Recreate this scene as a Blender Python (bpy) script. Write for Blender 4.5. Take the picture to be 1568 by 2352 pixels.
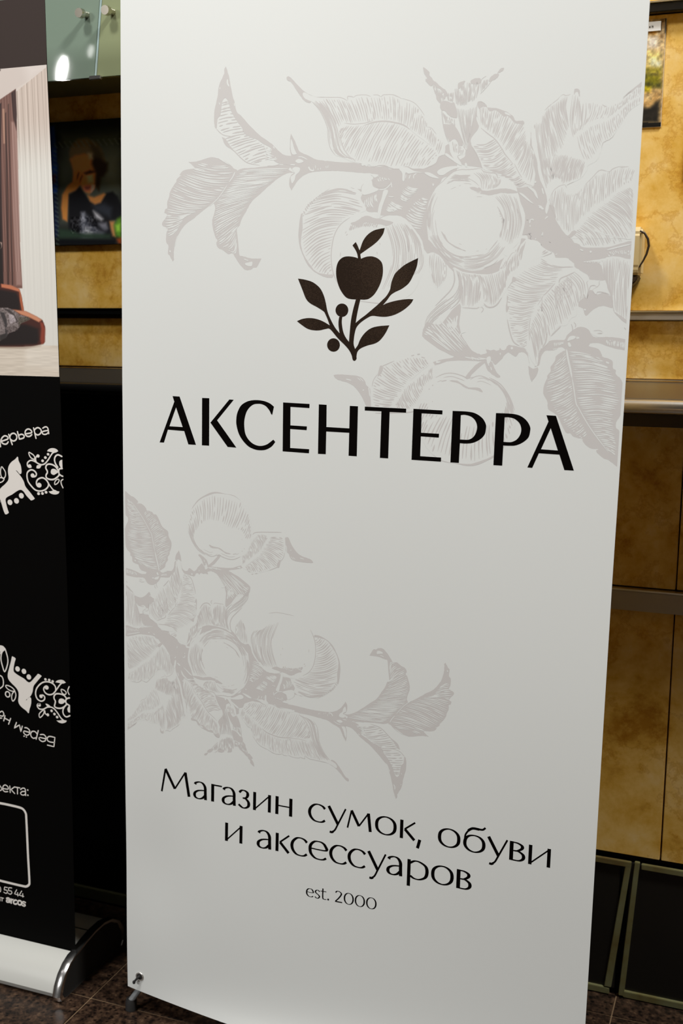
import bpy, bmesh, math, random
import numpy as np
from mathutils import Matrix, Vector
from mathutils.geometry import tessellate_polygon

for o in list(bpy.data.objects): bpy.data.objects.remove(o)
scene = bpy.context.scene
COL = scene.collection

# ------------------------------------------------------------------ camera, world, lamps, exposure
cam_d = bpy.data.cameras.new('camera'); cam = bpy.data.objects.new('camera', cam_d); COL.objects.link(cam)
cam_d.sensor_fit = 'VERTICAL'; cam_d.sensor_height = 36; cam_d.lens = 36*2555/2352
EYE = 1.2029
m = Matrix(((0.93381841,-0.06552146,0.35169606),(0.35762837,0.14561837,-0.92244091),(0.00922626,0.98716879,0.15941345))).to_4x4(); m.translation = (0, 0, EYE)
cam.matrix_world = m
cam_d.clip_start = .05
cam_d.dof.use_dof = True; cam_d.dof.focus_distance = 1.70; cam_d.dof.aperture_fstop = 5.0
scene.camera = cam
scene.view_settings.view_transform = 'Standard'; scene.view_settings.look = 'None'
scene.view_settings.gamma = 1; scene.view_settings.use_curve_mapping = False
scene.view_settings.exposure = 0.0
w = bpy.data.worlds.new('world'); scene.world = w; w.use_nodes = True
w.node_tree.nodes['Background'].inputs[0].default_value = (1, .93, .84, 1)
w.node_tree.nodes['Background'].inputs[1].default_value = .035
def area(name, loc, target, sx, sy, power, col):
    d = bpy.data.lights.new(name, 'AREA'); d.shape = 'ELLIPSE' if sx < .1 else 'RECTANGLE'; d.size = sx; d.size_y = sy
    d.energy = power; d.color = col
    o = bpy.data.objects.new(name, d); COL.objects.link(o); o.location = loc
    o.rotation_euler = (Vector(target)-Vector(loc)).to_track_quat('-Z', 'Y').to_euler()
    return o
area('ceiling_or_fill_light', (-1.60, .0, 4.3), (-1.0, 1.9, 1.2), .5, .5, 80, (1, .985, .96))
area('ceiling_or_fill_light', (1.00, .98, 4.2), (-.1, 1.9, 1.2), .5, .4, 118, (1, .985, .96))
area('ceiling_or_fill_light', (-2.7, -2.8, 2.5), (-.7, 1.6, .8), .8, .8, 99, (1, .995, .985))  # added frontal fill that evens the light on the banner face
area('ceiling_or_fill_light', (-3.1586, -.5598, 3.3), (-1.244, 1.809, 1.671), .034, .125, 1.7, (1, .99, .96))
area('ceiling_or_fill_light', (-2.9245, -.4363, 3.3), (-1.186, 1.815, 1.702), .024, .055, .03, (1, .99, .96))

# ------------------------------------------------------------------ helpers
def lin(*c):
    return tuple((v/255/12.92 if v/255 <= .04045 else ((v/255+.055)/1.055)**2.4) for v in c)
def mat(name, col=(1, 1, 1), rough=.6, metal=0, spec=.5, coat=0):
    mt = bpy.data.materials.new(name); mt.use_nodes = True
    b = mt.node_tree.nodes['Principled BSDF']
    b.inputs['Base Color'].default_value = (*col, 1); b.inputs['Roughness'].default_value = rough
    b.inputs['Metallic'].default_value = metal; b.inputs['Specular IOR Level'].default_value = spec
    b.inputs['Coat Weight'].default_value = coat
    return mt
def N(mt, kind, **kw):
    n = mt.node_tree.nodes.new(kind)
    for k, v in kw.items():
        if k in n.inputs: n.inputs[k].default_value = v
        else: setattr(n, k, v)
    return n
def noise_mix(mt, stops, scale, detail=4, rough=.6, coord='Object', stretch=(1, 1, 1), dist=0.0):
    """ramp over object-space noise drives the base colour"""
    t = mt.node_tree; b = t.nodes['Principled BSDF']
    tc = N(mt, 'ShaderNodeTexCoord'); mp = N(mt, 'ShaderNodeMapping'); mp.inputs['Scale'].default_value = stretch
    t.links.new(tc.outputs[coord], mp.inputs[0])
    n = N(mt, 'ShaderNodeTexNoise'); n.inputs['Scale'].default_value = scale; n.inputs['Detail'].default_value = detail
    n.inputs['Roughness'].default_value = rough; n.inputs['Distortion'].default_value = dist
    t.links.new(mp.outputs[0], n.inputs['Vector'])
    r = N(mt, 'ShaderNodeValToRGB'); e = r.color_ramp.elements
    while len(e) < len(stops): e.new(.5)
    for el, (p, c) in zip(e, stops): el.position = p; el.color = (*c, 1)
    t.links.new(n.outputs[0], r.inputs[0]); t.links.new(r.outputs[0], b.inputs['Base Color'])
    return n, r, mp
def bump(mt, node, out, strength, dist=.001):
    t = mt.node_tree; bp = N(mt, 'ShaderNodeBump'); bp.inputs['Strength'].default_value = strength; bp.inputs['Distance'].default_value = dist
    t.links.new(node.outputs[out], bp.inputs['Height']); t.links.new(bp.outputs[0], t.nodes['Principled BSDF'].inputs['Normal'])

M = {}
M['cloth'] = mat('banner_cloth', (.755, .77, .745), .55, spec=.35)
n_ = N(M['cloth'], 'ShaderNodeTexNoise'); n_.inputs['Scale'].default_value = 900; bump(M['cloth'], n_, 0, .06, .0003)
M['ink'] = mat('grey_ink', (.615, .592, .572), .55, spec=.35)
M['black_ink'] = mat('black_ink', (.0022, .0013, .001), .6, spec=.03)
# dark brown logo ink with the faint dotted weave of the cloth showing through
lg = M['logo_ink'] = mat('logo_ink', (.02, .01, .005), .6, spec=.06)
tc = N(lg, 'ShaderNodeTexCoord'); vo = N(lg, 'ShaderNodeTexVoronoi'); vo.inputs['Scale'].default_value = 520; vo.inputs['Randomness'].default_value = .25
rp = N(lg, 'ShaderNodeValToRGB'); rp.color_ramp.elements[0].position = .12; rp.color_ramp.elements[0].color = (.072, .045, .028, 1)
rp.color_ramp.elements[1].position = .5; rp.color_ramp.elements[1].color = (.021, .012, .007, 1)
t_ = lg.node_tree; t_.links.new(tc.outputs['Object'], vo.inputs['Vector']); t_.links.new(vo.outputs['Distance'], rp.inputs[0]); t_.links.new(rp.outputs[0], t_.nodes['Principled BSDF'].inputs['Base Color'])
M['marble'] = mat('yellow_marble', (.7, .5, .2), .38, spec=.18)
nz, rr, mp = noise_mix(M['marble'], [(.33, (.50, .23, .02)), (.44, (.76, .44, .075)), (.53, (.87, .565, .155)), (.66, (.93, .68, .30))], 8.0, 9, .66, dist=.15)
# fine ochre flecks and hairline veins
mt = M['marble']; t_ = mt.node_tree
n2 = N(mt, 'ShaderNodeTexNoise'); n2.inputs['Scale'].default_value = 7; n2.inputs['Detail'].default_value = 9; n2.inputs['Roughness'].default_value = .7
t_.links.new(mp.outputs[0], n2.inputs['Vector'])
r2 = N(mt, 'ShaderNodeValToRGB'); e = r2.color_ramp.elements; e[0].position = .475; e[0].color = (1, 1, 1, 1); e[1].position = .53; e[1].color = (1, 1, 1, 1); q = e.new(.50); q.color = (.80, .68, .48, 1)
t_.links.new(n2.outputs[0], r2.inputs[0])
mx = N(mt, 'ShaderNodeMix'); mx.data_type = 'RGBA'; mx.blend_type = 'MULTIPLY'; mx.inputs[0].default_value = .75
t_.links.new(rr.outputs[0], mx.inputs[6]); t_.links.new(r2.outputs[0], mx.inputs[7]); t_.links.new(mx.outputs[2], t_.nodes['Principled BSDF'].inputs['Base Color'])
M['steel'] = mat('brushed_steel', (.34, .32, .29), .36, 1)
M['polished'] = mat('polished_steel', (.80, .78, .74), .3, 1)
M['rail'] = mat('satin_steel_rail', (.50, .45, .38), .55, .75)
M['chrome'] = mat('chrome', (.86, .85, .83), .2, 1)
M['black'] = mat('black_lacquer', (.004, .004, .004), .35, spec=.12)
M['black_metal'] = mat('black_metal', (.02, .02, .021), .25, .6)
M['rubber'] = mat('black_rubber', (.012, .011, .010), .7)
M['olive_brass'] = mat('olive_brass', (.22, .20, .07), .45, .3)
noise_mix(M['olive_brass'], [(.3, (.16, .10, .03)), (.5, (.22, .20, .08)), (.7, (.26, .27, .14))], 14, 3)
M['slab'] = mat('black_stone', (.012, .011, .009), .3, spec=.4)
M['grout'] = mat('floor_grout', (.20, .13, .07), .9)
M['granite'] = mat('brown_granite', (.1, .06, .04), .38, spec=.4)
nz, rr, mp = noise_mix(M['granite'], [(.36, (.005, .003, .002)), (.46, (.024, .013, .008)), (.56, (.052, .029, .017)), (.70, (.13, .078, .046))], 60, 5, .75)
mt = M['granite']; t_ = mt.node_tree; vo = N(mt, 'ShaderNodeTexVoronoi'); vo.inputs['Scale'].default_value = 95
t_.links.new(mp.outputs[0], vo.inputs['Vector'])
r2 = N(mt, 'ShaderNodeValToRGB'); e = r2.color_ramp.elements; e[0].position = .14; e[0].color = (.12, .1, .1, 1); e[1].position = .4; e[1].color = (1, 1, 1, 1)
t_.links.new(vo.outputs['Distance'], r2.inputs[0]); mx = N(mt, 'ShaderNodeMix'); mx.data_type = 'RGBA'; mx.blend_type = 'MULTIPLY'; mx.inputs[0].default_value = 1
t_.links.new(rr.outputs[0], mx.inputs[6]); t_.links.new(r2.outputs[0], mx.inputs[7]); t_.links.new(mx.outputs[2], t_.nodes['Principled BSDF'].inputs['Base Color'])
M['glass'] = mat('frosted_green_glass', (.165, .215, .168), .03, spec=.6)
M['glass2'] = mat('frosted_olive_glass', (.215, .24, .135), .03, spec=.6)
M['underside'] = mat('olive_board', (.10, .10, .045), .6)
M['base_white'] = mat('silver_white_base', (.52, .52, .485), .38, spec=.4)
M['tube_grey'] = mat('grey_tube', (.33, .35, .36), .4, .4)
M['panel_brown'] = mat('printed_brown', (.042, .029, .025), .6, spec=.15)
M['print_black'] = mat('printed_black', (.0016, .0014, .0012), .6, spec=.04)
M['white_ink'] = mat('white_ink', (.80, .76, .71), .55, spec=.3)
M['cream'] = mat('cream_plate', (.66, .52, .26), .5)
M['dark_brown'] = mat('dark_brown', (.035, .018, .006), .5)
M['paper'] = mat('white_paper', (.9, .9, .88), .7)
M['screw'] = mat('warm_steel', (.60, .55, .45), .18, 1)
def vc_mat(name, rough):
    mt = mat(name, rough=rough, spec=.3); a = N(mt, 'ShaderNodeVertexColor'); a.layer_name = 'print'
    mt.node_tree.links.new(a.outputs[0], mt.node_tree.nodes['Principled BSDF'].inputs['Base Color']); return mt
M['photo'] = vc_mat('photo_print', .5)

def link(me, name, mt, parent=None):
    o = bpy.data.objects.new(name, me); COL.objects.link(o)
    if mt and not me.materials: me.materials.append(mt)
    if parent: o.parent = parent
    return o
def empty(name, loc, label, cat, group=None):
    o = bpy.data.objects.new(name, None); COL.objects.link(o); o.location = loc; o.empty_display_size = .05
    o['label'] = label; o['category'] = cat
    if group: o['group'] = group
    bpy.context.view_layer.update()
    return o
def place(o, parent):
    """parent while keeping world-built vertices where they are"""
    o.parent = parent; o.matrix_parent_inverse = Matrix.Translation(-Vector(parent.location)) if parent.type != 'MESH' else parent_inv(parent)
def parent_inv(p):
    return Matrix.Identity(4)
class MB:
    def __init__(s): s.v = []; s.f = []
    def box(s, x0, x1, y0, y1, z0, z1):
        n = len(s.v); s.v += [(x, y, z) for z in (z0, z1) for y in (y0, y1) for x in (x0, x1)]
        s.f += [tuple(n+i for i in q) for q in ((0, 2, 3, 1), (4, 5, 7, 6), (0, 1, 5, 4), (2, 6, 7, 3), (0, 4, 6, 2), (1, 3, 7, 5))]; return s
    def tube(s, pts, r, k=14, cap=True):
        pts = [Vector(p) for p in pts]; n0 = len(s.v); rs = r if isinstance(r, (list, tuple)) else [r]*len(pts)
        prev = None
        for i, p in enumerate(pts):
            d = (pts[min(i+1, len(pts)-1)]-pts[max(i-1, 0)]).normalized()
            if prev is None: u = d.orthogonal().normalized()
            else: u = (prev - d*prev.dot(d)).normalized()
            prev = u; v = d.cross(u)
            for j in range(k):
                a = 2*math.pi*j/k; s.v.append(tuple(p+(u*math.cos(a)+v*math.sin(a))*rs[i]))
        for i in range(len(pts)-1):
            for j in range(k):
                a = n0+i*k+j; b = n0+i*k+(j+1) % k; s.f.append((a, b, b+k, a+k))
        if cap:
            s.f.append(tuple(n0+j for j in range(k))[::-1]); s.f.append(tuple(n0+(len(pts)-1)*k+j for j in range(k)))
        return s
    def prism_x(s, prof, x0, x1):
        """profile of (y,z) extruded along x"""
        n = len(s.v); k = len(prof)
        s.v += [(x0, y, z) for y, z in prof]+[(x1, y, z) for y, z in prof]
        s.f += [(n+i, n+(i+1) % k, n+k+(i+1) % k, n+k+i) for i in range(k)]
        s.f += [tuple(n+i for i in range(k))[::-1], tuple(n+k+i for i in range(k))]; return s
    def prism_y(s, prof, y0, y1):
        n = len(s.v); k = len(prof)
        s.v += [(x, y0, z) for x, z in prof]+[(x, y1, z) for x, z in prof]
        s.f += [(n+i, n+(i+1) % k, n+k+(i+1) % k, n+k+i) for i in range(k)]
        s.f += [tuple(n+i for i in range(k))[::-1], tuple(n+k+i for i in range(k))]; return s
    def build(s, name, mt, parent=None, bevel=0, smooth=False, base=(0, 0, 0)):
        bx, by, bz = base
        me = bpy.data.meshes.new(name); me.from_pydata([(a-bx, b-by, c-bz) for a, b, c in s.v], [], s.f)
        bm = bmesh.new(); bm.from_mesh(me); bmesh.ops.recalc_face_normals(bm, faces=bm.faces)
        if bevel: bmesh.ops.bevel(bm, geom=[e for e in bm.edges], offset=bevel, segments=2, affect='EDGES', clamp_overlap=True)
        bm.to_mesh(me); bm.free()
        if smooth:
            me.polygons.foreach_set('use_smooth', [True]*len(me.polygons)); me.set_sharp_from_angle(angle=math.radians(35))
        return link(me, name, mt, parent)
def struct(o, label=None):
    o['kind'] = 'structure'
    if label: o['label'] = label
    return o

def cr(pts, closed, seg=4):
    n=len(pts); out=[]
    for i in range(n if closed else n-1):
        p1=pts[i]; p2=pts[(i+1)%n]
        p0=pts[(i-1)%n] if (closed or i>0) else p1
        p3=pts[(i+2)%n] if (closed or i+2<n) else p2
        if p1[2]: p0=(2*p1[0]-p2[0],2*p1[1]-p2[1])
        if p2[2]: p3=(2*p2[0]-p1[0],2*p2[1]-p1[1])
        for k in range(seg):
            t=k/seg
            out.append(tuple(0.5*(2*p1[j]+(p2[j]-p0[j])*t+(2*p0[j]-5*p1[j]+4*p2[j]-p3[j])*t*t+(3*p1[j]-p0[j]-3*p2[j]+p3[j])*t**3) for j in (0,1)))
    if not closed: out.append(tuple(pts[-1][:2]))
    return out
def ribbon(line, ws):
    L=[];R=[]; n=len(line)
    for i,(x,y) in enumerate(line):
        a=line[max(i-1,0)]; b=line[min(i+1,n-1)]
        dx,dy=b[0]-a[0],b[1]-a[1]; l=math.hypot(dx,dy) or 1; w=ws[i]/2
        L.append((x-dy/l*w,y+dx/l*w)); R.append((x+dy/l*w,y-dx/l*w))
    return L,R
def inside(P,poly):
    """numpy point in polygon"""
    P=np.asarray(P); Q=np.asarray(poly)
    r=np.zeros(len(P),bool); lo=Q.min(0); hi=Q.max(0)
    m=np.where(((P>=lo)&(P<=hi)).all(1))[0]
    if not len(m): return r
    X=P[m,0][:,None]; Y=P[m,1][:,None]; A=Q; B=np.roll(Q,-1,0)
    dy=B[:,1]-A[:,1]; dy=np.where(dy==0,1e-9,dy)
    c=((A[:,1]>Y)!=(B[:,1]>Y))&(X<(B[:,0]-A[:,0])*(Y-A[:,1])/dy+A[:,0])
    r[m]=c.sum(1)%2==1
    return r
def along(pts,t):
    d=[0]
    for a,b in zip(pts,pts[1:]): d.append(d[-1]+math.hypot(b[0]-a[0],b[1]-a[1]))
    s=t*d[-1]
    for i in range(len(pts)-1):
        if s<=d[i+1] or i==len(pts)-2:
            k=(s-d[i])/((d[i+1]-d[i]) or 1)
            return (pts[i][0]+(pts[i+1][0]-pts[i][0])*k, pts[i][1]+(pts[i+1][1]-pts[i][1])*k)
def pts_of(t): return [(float(a.rstrip('!').split(',')[0]),float(a.rstrip('!').split(',')[1]),a.endswith('!')) for a in t.split()]
def at(line,s):
    f=s*(len(line)-1); k=min(int(f),len(line)-2); f-=k
    return (line[k][0]+(line[k+1][0]-line[k][0])*f,line[k][1]+(line[k+1][1]-line[k][1])*f)
LEV={'F':0,'P':1,'f':2,'p':3,'L':2,'W':3,'H':2,'K':3,'Z':4,'z':5,'C':4,'c':5,'S':4}
def rough(poly,rnd,a):
    return [(x+rnd.uniform(-a,a),y+rnd.uniform(-a,a)) for x,y in poly]
def artwork(lines,seed=5,m=14,HW=1.75):
    """lines of art strings -> list of (level, polygon | (left,right) ribbon)"""
    rnd=random.Random(seed); out=[]
    papers=[(i,cr(pts_of(l[2:]),True)) for i,l in enumerate(lines) if l[0]=='P']
    darks=[cr(pts_of(l[2:]),True) for l in lines if l[0]=='d']
    for idx,ln in enumerate(lines):
        op,rest=ln[0],ln[2:]
        if op=='d': continue
        lev=LEV[op]; later=[p for i,p in papers if i>idx]
        if op in 'FfPpZz':
            poly=cr(pts_of(rest),True)
            if op in 'FPf': poly=rough(poly,rnd,.28)
            out.append((lev,poly))
            if op=='P':   # drawn margin, broken here and there
                poly=poly+poly[:1]; n=len(poly); i=0
                hid=np.zeros(n,bool)
                for p in later: hid|=inside(poly,p)
                while i<n-3:
                    k=rnd.randint(5,16); seg=[poly[j] for j in range(i,min(i+k,n)) if not hid[j]]
                    if len(seg)>3 and rnd.random()<.62 and max(math.dist(p,q) for p,q in zip(seg,seg[1:]))<4.6:
                        w=rnd.uniform(.7,1.3); q=len(seg)-1
                        out.append((2,ribbon(seg,[w*min(1,.3+3*min(j/q,1-j/q)) for j in range(q+1)])))
                    i+=k-1
        elif op in 'LWS':
            w,t=rest.split(' ',1); w=float(w); p=pts_of(t); closed=(p[0][:2]==p[-1][:2])
            line=cr(p[:-1],True)+[tuple(p[0][:2])] if closed else cr(p,False)
            n=len(line)-1
            out.append((lev,ribbon(line,[w if op=='S' else w*min(1,.3+4*min(s/n,1-s/n)) for s in range(n+1)])))
            if op=='S' and not closed:
                for q in (line[0],line[-1]): out.append((lev,[(q[0]+w/2*math.cos(a*.7854),q[1]+w/2*math.sin(a*.7854)) for a in range(8)]))
        elif op in 'HK':
            g=rest.split('|'); n,b,w=g[0].split(); n=int(n);b=float(b);w=float(w)*(HW if op=='H' else 1.5)
            G=[[q[:2] for q in pts_of(t)] for t in g[1:]]
            S=[]
            for i in range(n):
                t=(i+.5+rnd.uniform(-.2,.2))/n
                P=[along(q,t) for q in G]
                if len(P)==2:
                    a,c=P; dx,dy=c[0]-a[0],c[1]-a[1]
                    P=[a,((a[0]+c[0])/2-dy*b,(a[1]+c[1])/2+dx*b),c]
                line=cr([(q[0],q[1],0) for q in P],False,5)
                s0=rnd.uniform(0,.08); s1=1-rnd.uniform(0,.13)
                S.append([at(line,s0+(s1-s0)*j/(m-1)) for j in range(m)])
            flat=[q for s in S for q in s]
            hid=np.zeros(len(flat),bool); dk=np.zeros(len(flat),bool)
            for p in later: hid|=inside(flat,p)
            for p in darks: dk|=inside(flat,p)
            for i,s in enumerate(S):
                ww=w*rnd.uniform(.75,1.25); ph=rnd.uniform(0,6); f=rnd.uniform(6,14)
                brk={rnd.randint(2,m-3)} if rnd.random()<.35 else set()
                if rnd.random()<.12: brk.add(rnd.randint(2,m-3))
                ws=[]; gone=[]
                for j in range(m):
                    u=j/(m-1); q=i*m+j
                    k=1+.28*math.sin(ph+u*f)
                    if dk[q]: k*=(1.9 if op=='H' else .45)
                    ws.append(ww*k); gone.append(hid[q] or j in brk or (op=='K' and dk[q] and rnd.random()<.35))
                j=0
                while j<m:
                    if gone[j]: j+=1; continue
                    e=j
                    while e+1<m and not gone[e+1]: e+=1
                    if e-j>=2:
                        c=e-j
                        out.append((lev,ribbon(s[j:e+1],[ws[j+x]*min(1,.3+2.6*min(x/c,1-x/c)) for x in range(c+1)])))
                    j=e+1
        elif op in 'Cc':
            x,y,rx,ry=map(float,rest.split()); out.append((lev,[(x+rx*math.cos(a*.2618),y+ry*math.sin(a*.2618)) for a in range(24)]))
    return out
# ---- lettering: glyphs in x-heights, strokes (width, points); width 0 = broad pen, thick where it runs down
GL={
'М':[(.11,'.04,0 .165,1.34!'),(.16,'.165,1.36 .475,.3!'),(.09,'.475,.3 .815,1.36!'),(.17,'.815,1.36 .94,0')],
'м':[(.09,'.05,0 .19,.98!'),(.15,'.19,.99 .49,.2!'),(.08,'.49,.2 .84,.98!'),(.16,'.84,.99 .93,0')],
'а':[(0,'.13,.80 .2,.9 .45,.97 .7,.92 .87,.72 .89,.4 .91,0'),(0,'.87,.53 .6,.51 .33,.45 .13,.32 .1,.16 .22,.04 .45,.01 .68,.08 .87,.24')],
'г':[(.18,'.13,0 .13,1'),(.08,'.1,.955 1,.955')],
'з':[(0,'.1,.82 .3,.95 .55,.97 .8,.88 .84,.72 .7,.58 .4,.53'),(0,'.45,.53 .7,.5 .92,.34 .92,.14 .7,.01 .4,-.01 .05,.14')],
'и':[(.17,'.09,-.02 .09,1'),(.07,'.06,0 .94,.96'),(.17,'.91,0 .91,.98')],
'н':[(.18,'.09,0 .09,1'),(.18,'.91,0 .91,1'),(.07,'.1,.5 .9,.5')],
'с':[(0,'.97,.78 .82,.91 .58,.97 .35,.92 .15,.73 .08,.5 .15,.25 .35,.06 .6,.01 .82,.04 .98,.15')],
'у':[(.16,'.07,1 .56,.08'),(.09,'.94,1 .56,.08 .42,-.25 .3,-.38'),(.12,'.34,-.36 .25,-.42 .15,-.4')],
'о':[(0,'.5,.98 .25,.9 .09,.68 .09,.32 .25,.1 .5,.02 .75,.1 .91,.32 .91,.68 .75,.9 .5,.98')],
'к':[(.17,'.11,0 .11,1'),(.09,'.3,.52 .95,.97'),(.15,'.32,.52 .93,.01')],
',':[(.16,'.7,.1 .3,-.38')],
'б':[(0,'.5,.9 .25,.83 .1,.63 .09,.32 .25,.1 .5,.02 .75,.1 .91,.3 .91,.62 .75,.83 .5,.9'),(.09,'.075,.45 .09,.85 .25,1.16'),(.13,'.2,1.1 .4,1.26 .7,1.27'),(.1,'.65,1.28 .85,1.29 .97,1.42')],
'в':[(.19,'.11,0 .11,1'),(0,'.1,.96 .5,.95 .8,.85 .82,.7 .5,.54 .1,.53'),(0,'.3,.53 .6,.52 .91,.38 .93,.18 .65,.04 .1,.03')],
'е':[(0,'.1,.54 .92,.55 .88,.8 .72,.94 .5,.97 .3,.92 .13,.73 .09,.5 .15,.25 .35,.06 .58,.01 .8,.04 .95,.14')],
'р':[(.17,'.1,-.42 .1,1'),(0,'.15,.82 .35,.96 .58,.95 .85,.78 .92,.5 .85,.2 .6,.03 .35,.03 .17,.14')],
's':[(0,'.85,.84 .6,.97 .35,.94 .17,.78 .3,.6 .65,.43 .83,.24 .65,.04 .4,.0 .1,.14')],
't':[(.15,'.38,1.3 .38,.25 .5,.06'),(.08,'.44,.08 .65,.02 .95,.06'),(.08,'.02,.96 .92,.96')],
'.':[(.2,'.5,0 .5,.2')],
'2':[(0,'.1,1.12 .3,1.32 .6,1.3 .83,1.12 .78,.9 .5,.5 .12,.1'),(.13,'.06,.065 .97,.065')],
'0':[(0,'.5,1.33 .25,1.22 .09,.9 .09,.45 .25,.13 .5,.02 .75,.13 .91,.45 .91,.9 .75,1.22 .5,1.33')],
}
GL['e']=GL['е']
def letter(ch,x0,x1,base,xh):
    out=[]
    for w,t in GL[ch]:
        p=[(x0+(x1-x0)*x, y*xh, c) for x,y,c in pts_of(t)]
        closed=p[0][:2]==p[-1][:2]
        line=cr(p[:-1],True,6)+[p[0][:2]] if closed else cr(p,False,6)
        ws=[]
        for i in range(len(line)):
            a=line[max(i-1,0)]; b=line[min(i+1,len(line)-1)]
            if closed and i in (0,len(line)-1): a=line[-2]; b=line[1]
            s=abs(b[1]-a[1])/(math.dist(a,b) or 1)
            ws.append((w or .065+.105*s**1.4)*xh)
        line=[(x,y+base(x)) for x,y in line]
        L,R=ribbon(line,ws)
        if closed: L[0]=L[-1]=((L[0][0]+L[-1][0])/2,(L[0][1]+L[-1][1])/2); R[0]=R[-1]=((R[0][0]+R[-1][0])/2,(R[0][1]+R[-1][1])/2)
        out.append((4,(L,R)))
    return out

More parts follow.
